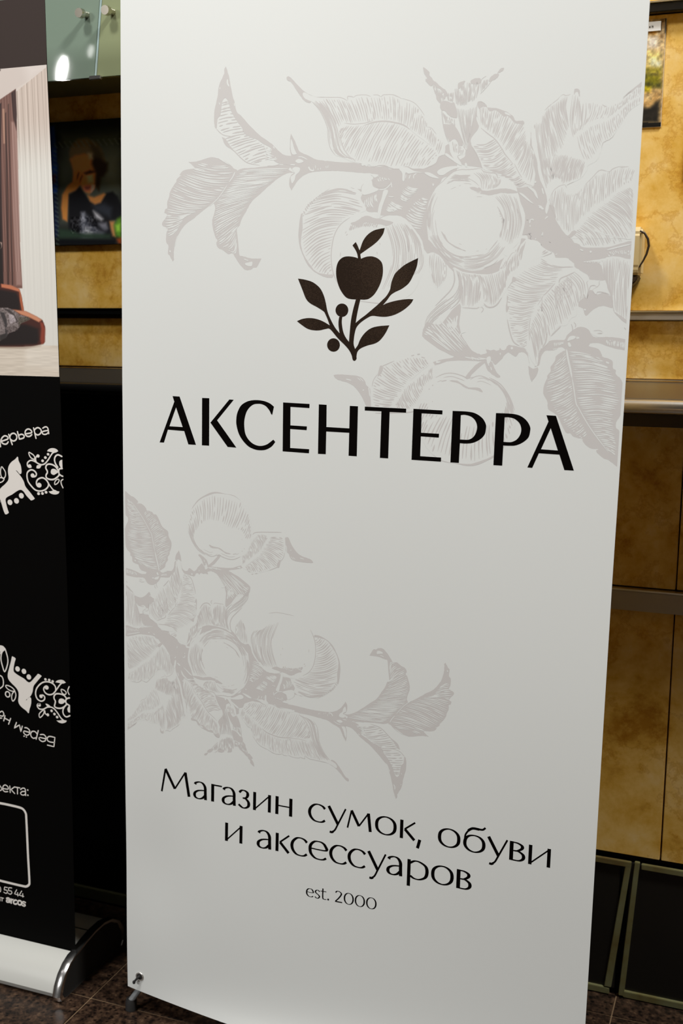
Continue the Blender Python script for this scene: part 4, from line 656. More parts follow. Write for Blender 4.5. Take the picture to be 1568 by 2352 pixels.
LOGO='''
Z 405.7,1267.4! 399.6,1269.6 393.4,1270.8 385.3,1271.1 378.5,1269.2 372.5,1263.6 369.6,1254.9 369.6,1243.6 371.9,1233.6 376.2,1223.6 382.6,1214.9 388.2,1210.6 395.0,1209.2 401.2,1209.0 408.6,1208.9 415.4,1208.8 422.1,1210.4 430.0,1216.7 437.0,1227.9 441.3,1240.3 442.3,1251.4 440.6,1261.3 435.1,1267.4 427.0,1270.8 419.0,1271.1 412.3,1269.5 408.1,1267.8!
Z 394.1,1286.9! 399.0,1291.8! 401.8,1287.1 405.3,1279.7! 406.6,1283.4 410.3,1293.3 416.8,1301.8 425.9,1307.8 435.2,1310.2 443.1,1311.4! 440.7,1302.9 434.3,1294.4 426.5,1287.7 417.4,1281.6 406.8,1274.5! 406.9,1272.3 408.1,1266.8! 403.2,1267.6! 402.1,1273.6 399.3,1279.7
Z 401.6,1209.1! 408.6,1209.0! 406.8,1201.4 403.8,1186.3 402.1,1174.7! 409.4,1180.8 417.4,1186.6 426.6,1194.2 435.8,1201.9 442.3,1208.2 448.7,1214.5 453.8,1223.2 454.9,1229.3 456.6,1236.7 460.9,1246.6 469.9,1255.2 478.8,1261.3 495.1,1269.0! 493.3,1256.5 488.5,1244.3 482.4,1233.3 472.2,1225.2 461.8,1220.2 455.3,1215.8 450.2,1208.9 443.8,1201.4! 453.0,1205.2 466.1,1208.5 480.6,1210.5 490.0,1210.4! 486.0,1203.8 475.8,1195.0 462.8,1188.0 449.7,1184.7 439.0,1184.7 427.5,1185.5 418.9,1181.6 409.6,1175.1 403.6,1168.1 401.1,1159.8 399.9,1150.9 399.8,1143.3 402.2,1136.4! 406.4,1142.2 410.2,1151.2 416.8,1160.2 426.0,1167.3 438.0,1170.7 454.7,1172.3! 449.1,1160.9 441.3,1150.7 433.4,1145.5 421.3,1142.0 410.6,1137.3 406.0,1132.1 404.8,1125.7 404.9,1121.9 402.2,1119.0 399.0,1120.4 397.2,1126.7 392.9,1134.2 385.8,1141.7 374.5,1151.5 361.8,1164.6 354.8,1164.8 345.1,1162.6 335.3,1162.4 325.4,1164.4 315.5,1170.0 307.6,1175.4! 316.7,1179.0 327.9,1180.5 339.2,1179.4 350.4,1175.8 361.0,1170.3! 357.3,1179.2 352.9,1188.0 350.1,1191.1 340.2,1196.7 328.9,1202.2 321.8,1209.1 315.9,1221.8 308.3,1238.5! 319.8,1237.0 332.5,1233.3 343.8,1225.2 350.3,1214.5 354.0,1203.2 357.0,1190.6 362.9,1178.0 370.0,1166.7 377.1,1159.0! 375.2,1169.4 375.0,1177.0 375.9,1183.3! 380.7,1183.4! 380.2,1174.5 382.6,1161.9 386.9,1153.1 392.3,1146.7! 393.0,1158.3 394.5,1177.3 397.5,1193.8
C 379.9 1192.9 10.15 9.85
C 367.7 1141.4 10.26 9.97
Z 92.7,1053.0! 105.5,1052.9! 135.1,977.2! 121.3,977.1! 113.8,998.1! 83.9,998.7! 76.5,977.4! 68.5,977.3! 95.9,1044.3!
z 99.0,1035.3! 111.0,1004.4! 86.7,1004.4!
Z 146.1,1052.5! 158.9,1052.6! 158.7,977.3! 145.8,977.2!
Z 194.3,1052.2! 202.0,1052.1! 172.8,1018.4! 207.0,977.1! 191.7,977.3! 161.0,1014.1!
Z 271.2,1044.5! 268.4,1031.7! 266.5,1033.1 263.6,1038.3 257.6,1044.5 250.4,1047.4 243.8,1047.7 236.2,1046.3 229.1,1041.0 223.9,1033.2 220.9,1022.2 220.5,1012.4 222.3,1000.5 227.2,992.1 234.4,985.9 242.9,982.7 251.2,982.6 259.5,985.2 265.4,989.3 270.8,993.5! 274.1,990.0! 267.9,982.5 258.4,977.1 248.9,975.5 239.3,976.2 228.5,980.1 218.8,988.3 211.4,998.8 207.2,1011.7 206.6,1021.5 208.5,1032.4 214.7,1043.6 224.2,1049.9 233.7,1052.7 244.4,1053.4 255.1,1052.3 264.6,1049.1
Z 286.6,1051.8! 330.6,1051.5! 330.5,1045.2! 299.0,1045.6! 299.3,1017.2! 326.9,1017.0! 326.5,1011.2! 299.1,1011.6! 299.4,982.2! 331.2,982.2! 330.9,975.9! 286.8,976.2!
Z 345.9,1051.6! 358.6,1051.5! 358.9,1017.8! 396.1,1017.7! 396.1,1051.6! 409.1,1051.6! 409.1,976.1! 395.9,976.2! 396.1,1011.0! 358.8,1011.0! 358.7,976.2! 345.9,976.0!
Z 420.0,1051.6! 484.7,1051.6! 484.7,1045.6! 459.2,1045.4! 459.0,976.1! 446.0,976.1! 446.3,1045.8! 420.1,1045.8!
Z 495.8,1051.9! 540.1,1051.6! 540.0,1045.7! 508.6,1045.8! 508.8,1017.3! 536.2,1017.2! 536.0,1011.5! 508.6,1011.8! 508.6,982.5! 540.7,982.5! 540.6,976.3! 495.5,976.3!
Z 555.2,1051.7! 576.8,1051.7 589.2,1049.7 599.8,1043.2 605.3,1034.5 605.6,1027.5 603.9,1019.4 597.1,1011.9 587.0,1006.7 576.7,1005.1 568.0,1005.2! 567.7,976.2! 554.9,976.2!
z 567.7,1046.0! 573.9,1046.7 583.3,1044.4 589.7,1038.7 592.5,1030.8 591.5,1022.7 587.6,1015.4 581.6,1011.4 575.4,1010.7 567.9,1010.7!
Z 619.2,1051.6! 642.0,1051.7 654.1,1049.5 663.4,1043.5 669.2,1034.9 669.7,1028.0 667.6,1019.0 660.0,1011.6 650.2,1006.8 641.2,1005.7 632.1,1005.5! 631.9,976.4! 619.0,976.3!
z 632.2,1046.0! 638.2,1046.3 646.3,1044.6 653.6,1039.0 656.8,1031.2 656.0,1023.3 651.8,1016.1 645.9,1012.1 639.9,1010.8 632.2,1010.9!
Z 691.6,1052.0! 705.0,1051.9! 734.5,976.0! 721.1,975.9! 713.0,997.3! 683.8,997.5! 675.4,976.0! 668.4,976.2! 695.0,1043.3!
z 698.7,1034.1! 710.4,1003.1! 686.5,1003.4!'''.strip().split('\n')
LEFT='''
S 2.40 -120.7,1011.9 -119.6,999.2
S 2.57 -115.7,1009.3 -103.6,1013.6 -104.3,1017.5 -110.2,1018.7 -116.3,1014.2 -117.2,1007.8 -112.5,1004.4 -106.6,1004.7 -103.0,1008.4
S 2.55 -101.2,1021.6 -94.7,1004.1
S 2.55 -99.2,1017.0 -96.4,1022.1 -90.4,1024.0 -85.5,1021.1 -84.5,1016.2 -87.6,1011.9 -92.7,1010.5 -96.5,1012.5
S 2.53 -82.7,1027.1 -79.0,1014.4
S 2.53 -80.8,1020.6 -74.4,1023.0 -69.5,1021.1 -69.6,1017.6 -73.1,1015.7 -79.0,1014.4
S 2.52 -65.2,1024.1 -53.3,1026.6 -54.8,1031.0 -60.6,1032.6 -66.1,1028.9 -66.4,1023.3 -62.8,1019.9 -57.0,1020.2 -53.0,1023.2
S 2.50 -48.8,1034.9 -44.6,1017.2
S 2.50 -47.7,1030.3 -44.7,1033.9 -39.7,1035.8 -34.3,1033.2 -33.3,1028.8 -36.8,1024.5 -41.8,1023.2 -45.9,1025.5
S 2.32 -29.8,1035.2 -25.5,1037.5 -21.4,1037.4 -19.1,1034.3 -18.1,1026.4
S 2.31 -18.8,1031.9 -25.0,1030.8 -30.5,1029.2 -30.9,1026.1 -26.9,1024.6 -21.9,1025.8 -18.5,1028.7
Z -85.0,983.4! -87.3,980.8 -90.8,977.8 -96.9,974.0 -102.6,968.0 -105.5,960.7 -105.6,952.2 -105.0,946.5 -106.1,940.7 -112.4,933.9 -120.5,927.7 -125.9,922.4! -126.5,909.4! -121.9,896.7 -119.0,886.8 -115.8,879.8! -113.3,879.2 -108.4,881.7 -107.6,883.2! -110.2,890.2 -113.1,901.6 -112.8,907.4 -108.4,911.2 -99.6,915.4 -90.8,920.9 -84.7,924.1 -79.6,925.1 -74.6,922.6 -69.0,915.8 -60.0,907.8! -57.5,907.9 -52.3,910.4 -51.9,912.1! -60.3,921.3 -70.0,931.4 -73.0,939.7 -77.8,947.3 -83.4,953.4 -88.3,958.1 -89.1,959.2! -86.6,958.2 -82.5,954.1 -80.9,953.1 -77.8,954.4 -77.2,960.8 -78.8,969.2 -82.4,976.1 -83.3,982.4!
C -104.2 901.4 5.17 4.91
C -90.2 904.9 5.14 4.90
C -79.5 914.7 5.11 4.88
S 1.89 -119.3,963.6 -121.7,955.6 -120.7,947.1 -116.3,943.0 -111.8,947.6 -111.5,954.7 -115.5,960.9 -119.3,963.6
S 1.90 -124.0,944.0 -118.0,944.4 -114.7,941.7 -119.2,937.1 -124.4,935.4
S 2.08 -126.1,900.8 -124.5,889.3 -125.9,874.7 -127.6,868.8
Z -22.7,995.9! -19.6,999.1 -13.8,1001.4 -7.2,1001.4 -2.3,999.6 0.2,996.9! -4.1,994.6 -7.5,993.8 -11.6,994.3 -17.3,995.1
S 2.47 -7.4,995.2 -11.6,992.9 -15.9,987.8 -21.2,980.6 -28.0,973.9 -34.8,971.7 -41.4,973.2 -47.9,976.4 -54.5,978.2 -59.6,977.3 -64.0,973.5 -64.2,968.6 -60.9,965.9 -56.7,966.8
C -59.7 968.4 3.37 2.83
C -32.5 978.6 2.83 2.39
C -26.6 984.5 2.82 2.39
C -20.8 990.6 2.65 2.24
S 2.02 -60.3,992.0 -60.0,987.8 -56.0,982.4 -50.3,980.5 -48.5,983.4 -50.8,987.5 -56.5,990.8 -60.3,992.0
S 2.01 -50.3,980.5 -47.9,977.8
S 2.34 -45.5,975.1 -46.9,980.7 -45.0,985.7 -41.7,986.6
C -41.7 986.6 3.34 2.81
Z -45.9,965.3! -44.9,969.5 -39.8,971.2 -34.8,970.8! -38.4,965.7 -43.4,964.7
S 2.66 -21.9,939.8 -25.9,945.2 -32.4,948.8 -39.1,948.0 -45.1,944.2 -47.0,938.4 -44.7,933.6 -40.5,932.8
C -41.2 935.6 4.70 4.26
S 2.66 -21.9,939.8 -23.0,934.1 -29.9,928.1 -40.0,925.3 -50.0,926.9 -58.9,934.2 -64.5,941.6 -66.1,951.5 -63.8,958.0 -56.9,961.6 -50.3,960.1 -46.3,955.4 -48.1,951.0 -52.4,949.7
C -54.3 951.8 4.04 3.69
S 2.17 -21.9,939.8 -17.2,933.7 -12.4,929.1 -6.7,927.3
Z -22.0,925.7! -16.6,926.7 -11.6,928.4 -5.8,927.4 0.2,926.8! -1.9,923.4 -6.9,921.4 -13.5,921.3 -19.2,923.0
C -43.2 920.6 2.86 2.56
C -35.1 921.4 2.85 2.42
C -27.5 924.0 2.84 2.41
S 2.80 -0.4,962.0 -5.1,968.8 -11.6,972.6 -19.8,973.6 -24.8,971.3 -26.4,966.3 -23.6,961.5 -23.7,958.0 -26.3,954.3 -25.7,949.5 -19.2,947.0 -10.9,947.5 -4.1,951.3 1.8,956.6
Z -16.6,960.5! -15.2,964.1 -11.8,965.9 -6.9,965.2 -2.1,962.2! -0.5,960.6 -5.5,957.6 -10.6,955.2 -15.5,957.0
S 2.80 -0.4,962.0 1.4,966.3 7.1,967.3
S 2.47 1.8,956.6 5.0,954.6 8.3,953.8
S 2.47 0.3,960.7 0.2,956.5
S 2.80 -1.8,969.0 -6.5,975.7 -7.9,982.6 -5.2,988.3 -0.2,990.6 7.1,988.2
Z 1.4,976.8! 2.7,980.3 7.7,982.7! 7.8,967.4! 3.9,969.3 1.6,973.3
S 1.82 -9.5,939.1 -7.7,944.8 -2.6,948.2 0.3,946.7 -2.0,942.4 -6.2,939.3 -9.5,939.1
S 1.97 8.1,948.5 4.2,945.5 4.5,939.9 7.6,933.8
S 2.16 -141.5,580.0 -136.3,577.6 -134.0,570.2 -135.3,560.9 -142.7,554.7
S 2.32 -128.1,630.8 -124.4,622.9 -122.2,612.6 -123.6,601.9 -130.1,588.2 -134.4,597.6 -137.3,610.9 -135.0,623.2 -128.1,630.8
Z -139.6,637.1! -131.7,636.4 -125.8,631.1 -128.2,628.5 -134.0,626.4 -140.2,624.2!
S 2.15 -140.5,619.6 -135.8,624.7 -130.3,628.3
Z -113.2,618.2! -111.4,619.2 -105.4,616.4 -105.5,613.8! -108.5,605.2 -110.4,595.9 -109.2,590.0 -98.9,584.4 -88.6,580.4 -81.0,575.3 -76.7,574.8 -72.2,577.9 -64.1,586.4 -58.3,592.7! -56.0,592.9 -50.6,590.3 -51.0,588.7! -61.0,577.8 -68.3,568.6 -70.8,558.4 -76.0,548.7 -86.0,540.6! -85.2,539.6! -80.6,545.1 -77.0,546.8 -74.5,544.3 -75.3,533.6 -78.8,524.0 -80.5,517.0! -81.8,516.0! -86.0,520.0 -92.8,523.7 -99.6,528.9 -102.8,536.1 -101.5,546.9 -102.0,554.5 -107.0,561.4 -117.2,569.3 -123.1,576.2 -123.5,585.2 -119.4,597.8 -115.3,610.4
C -101.7 596.9 4.96 4.86
C -88.0 594.0 4.94 4.85
C -77.8 584.7 4.93 4.85
S 1.98 -129.6,561.6 -124.6,563.0 -115.8,560.3 -109.9,555.0 -116.2,553.4 -124.9,556.1 -129.6,561.6
S 1.96 -109.9,555.0 -107.6,547.7 -109.7,539.8 -114.9,534.5 -117.1,540.3 -115.5,548.2 -110.0,554.2
C -125.7 546.1 6.11 6.16
c -125.7 546.1 3.59 4.00
C -42.2 584.6 2.61 2.41
C -34.2 584.4 2.60 2.41
C -26.9 582.7 2.59 2.40
Z -21.3,581.9! -16.9,585.7 -9.2,587.9 -3.3,587.1 0.8,583.9! -4.3,581.5 -9.4,581.2 -14.5,581.7
S 2.40 -8.6,581.3 -13.0,577.0 -16.6,572.1 -21.0,566.3
S 2.59 -21.0,566.3 -21.6,573.7 -27.4,578.9 -36.7,580.8 -47.1,578.7 -56.0,572.4 -62.4,564.0 -64.5,554.7 -61.4,546.0 -53.7,542.5 -46.7,545.7 -45.1,551.2 -48.9,554.4 -53.3,553.1
C -53.0 551.7 3.50 3.34
S 2.59 -21.0,566.3 -27.3,559.5 -36.0,556.9 -43.6,559.6 -46.8,566.0 -44.0,570.9 -39.6,572.2
C -40.3 569.8 4.35 3.92
S 1.89 -9.5,570.0 -7.5,563.5 -1.7,561.6 1.0,565.3 -3.1,569.3 -9.5,570.0
S 2.05 7.7,577.3 4.6,571.0 4.9,566.6 7.2,562.7
S 2.74 1.5,554.2 -3.4,559.5 -11.9,561.4 -20.4,560.4 -24.8,556.0 -25.0,550.8 -22.6,546.6 -23.7,541.2 -24.7,536.5 -19.7,534.2 -11.1,534.9 -4.2,538.5 1.1,543.7
Z -16.1,547.4! -13.9,551.5 -8.8,553.3 -3.7,552.0 -0.4,549.5! -3.9,546.0 -9.1,543.1 -15.1,543.8
S 2.74 7.5,556.5 2.3,554.6 -0.4,551.0 0.3,545.8 7.0,542.2
S 2.58 -3.3,539.4 -7.0,532.1 -6.4,524.7 -0.6,520.2 7.2,523.5
Z 2.1,534.8! 4.3,539.6 8.2,542.4! 7.9,529.3! 4.0,529.8
S 2.42 -5.1,512.1 -11.8,516.4 -18.3,524.6 -24.9,531.2 -31.7,534.1 -40.3,532.9 -49.1,528.0 -57.8,527.6 -61.9,532.4 -60.0,536.4 -55.7,537.0
C -57.5 534.8 3.51 3.05
Z -21.4,510.6! -15.4,511.4 -10.2,512.9 -5.1,513.6 0.5,513.1! -2.7,509.4 -9.6,506.9 -16.4,507.5
S 1.94 -57.6,511.4 -58.2,517.7 -52.8,523.7 -47.5,526.7 -48.6,519.7 -53.2,513.8 -57.6,511.4
S 2.28 -45.8,525.4 -45.1,520.2 -40.9,518.5
C -39.7 518.7 2.80 2.74
Z -44.2,539.2! -40.1,539.0 -35.0,536.7 -33.4,534.6! -38.6,533.9 -41.9,535.8
C -31.4 527.3 2.61 2.43
C -25.4 522.1 2.61 2.43
C -20.0 517.1 2.60 2.43
S 2.11 -42.8,461.2! -29.0,460.2! -26.1,478.1! -37.3,478.4 -42.2,475.1 -42.4,470.5 -37.7,468.1 -27.3,468.1
S 2.12 -58.3,473.5 -46.1,473.0 -46.0,476.8 -50.2,480.0 -57.2,479.0
S 2.11 -46.1,473.0 -47.2,469.0 -53.3,466.3 -59.3,468.8 -60.4,472.5
S 2.12 -61.6,486.0 -66.8,468.9
S 2.12 -64.1,478.8 -68.3,482.8 -74.5,482.7 -78.1,478.3 -77.5,473.1 -73.2,469.8 -67.9,471.4
S 2.15 -92.4,480.9 -80.7,480.3 -81.4,484.8 -86.5,487.6 -90.9,487.3
S 2.14 -80.7,480.3 -81.7,476.3 -87.1,473.5 -92.3,475.6 -93.9,479.2
C -93.0 470.8 1.43 1.24
C -88.1 470.0 1.43 1.24
S 2.15 -108.6,494.8! -114.0,483.3! -102.2,491.1! -99.8,478.3! -96.1,489.6!
S 2.17 -133.5,504.4 -136.7,494.0
S 2.16 -121.2,500.7 -126.2,489.3
S 2.17 -134.6,499.7 -123.2,495.8
S 2.18 -144.9,509.1 -139.4,512.1 -136.0,508.0 -138.0,503.1 -145.2,502.9
S 2.18 -145.4,498.2 -140.9,498.8
S 1.85 -151.7,366.6 -148.3,362.4 -148.1,358.5 -152.2,356.6
S 2.03 -144.7,361.9 -133.0,362.6 -134.5,367.8 -139.9,369.6 -144.6,365.4 -144.9,359.1 -140.5,356.3 -134.1,357.7
S 2.02 -129.1,369.2 -128.8,356.6
S 2.01 -118.3,369.3! -126.7,362.8! -118.9,356.2!
S 2.01 -117.4,369.0 -106.7,369.2
S 2.00 -112.1,369.1 -112.6,356.4
S 2.00 -105.4,366.2 -100.5,369.7 -95.2,368.7 -94.5,356.3
S 1.99 -94.5,364.1 -101.6,362.9 -105.7,359.1 -102.8,356.2 -97.4,357.0 -94.6,360.2
C -89.5 367.7 1.63 1.42
C -89.6 357.7 1.63 1.42
S 4.46 -157.1,331.7 -135.3,331.7 -111.1,330.7 -101.4,328.4 -96.0,321.5 -95.0,310.6 -94.4,241.0 -93.4,190.0 -94.8,180.8 -100.8,176.0 -109.9,175.1 -142.6,175.5 -164.6,176.1
S 1.52 -161.5,163.7 -159.5,160.0 -160.1,154.2 -162.0,153.0
S 1.69 -144.0,165.2! -150.4,165.0! -151.6,159.1! -146.1,159.4 -144.4,156.5 -147.3,152.6 -152.8,154.0
S 1.69 -133.9,166.2! -140.8,165.8! -141.9,159.4! -136.0,159.8 -134.3,156.4 -138.1,152.8 -142.7,154.1
S 1.68 -123.0,164.8! -128.5,155.6! -119.5,155.0!
S 1.68 -121.1,159.5 -120.8,152.6
S 1.68 -111.8,164.6! -118.0,154.8! -107.5,154.6!
S 1.68 -109.6,159.7 -109.9,152.8
S 1.71 -162.6,139.8 -161.9,136.7 -162.9,134.0
S 1.52 -160.7,141.8 -153.7,141.6
S 1.52 -157.0,141.7 -157.7,135.0
S 3.21 -146.9,142.5 -143.1,144.2 -140.4,142.6 -140.7,136.0
S 2.83 -140.9,140.4 -146.1,139.3 -147.3,136.3 -144.5,135.3 -141.0,137.6
S 3.20 -136.7,143.4 -136.8,135.2
S 2.82 -136.3,141.0 -132.2,143.5
S 3.19 -124.3,143.1 -127.6,143.1 -131.1,139.6 -130.7,135.9 -127.1,135.1 -124.3,136.6
S 3.19 -121.4,139.1 -120.4,142.6 -116.7,144.2 -113.5,142.4 -113.3,138.8 -116.1,135.7 -119.8,135.9 -121.4,139.1
S 2.79 -104.4,142.9 -107.6,143.9 -110.9,142.1 -109.6,139.6 -106.0,139.0 -105.2,136.7 -108.0,135.0 -111.9,135.9'''.strip().split('\n')
TEXT=[(68.8, 380.72, -0.00824, 30.77, [('М', 68.8, 127.3), ('а', 131.8, 157.3), ('г', 165.7, 185.4), ('а', 185.4, 210.9), ('з', 215.3, 235.9), ('и', 242.3, 274.9), ('н', 282.7, 312.5), ('с', 340.4, 370.3), ('у', 373.4, 406.7), ('м', 406.3, 450.1), ('о', 454.7, 490.4), ('к', 495.8, 521.8), (',', 523.0, 531.4), ('о', 557.9, 593.7), ('б', 598.2, 633.2), ('у', 635.3, 668.7), ('в', 671.1, 693.5), ('и', 699.3, 733.6)]), (192.0, 315.89, -0.00995, 31.66, [('и', 192.0, 224.5), ('а', 250.6, 276.4), ('к', 284.2, 309.6), ('с', 310.9, 340.4), ('е', 342.2, 375.1), ('с', 378.7, 408.8), ('с', 410.2, 440.4), ('у', 442.9, 475.8), ('а', 475.8, 501.9), ('р', 509.1, 545.3), ('о', 549.2, 585.4), ('в', 590.6, 612.7)]), (339.8, 246.76, 0.00241, 14.52, [('e', 340.0, 353.3), ('s', 354.6, 365.6), ('t', 365.1, 376.3), ('.', 376.6, 381.2), ('2', 390.0, 403.5), ('0', 405.6, 422.7), ('0', 424.4, 441.7), ('0', 443.6, 461.3)])]
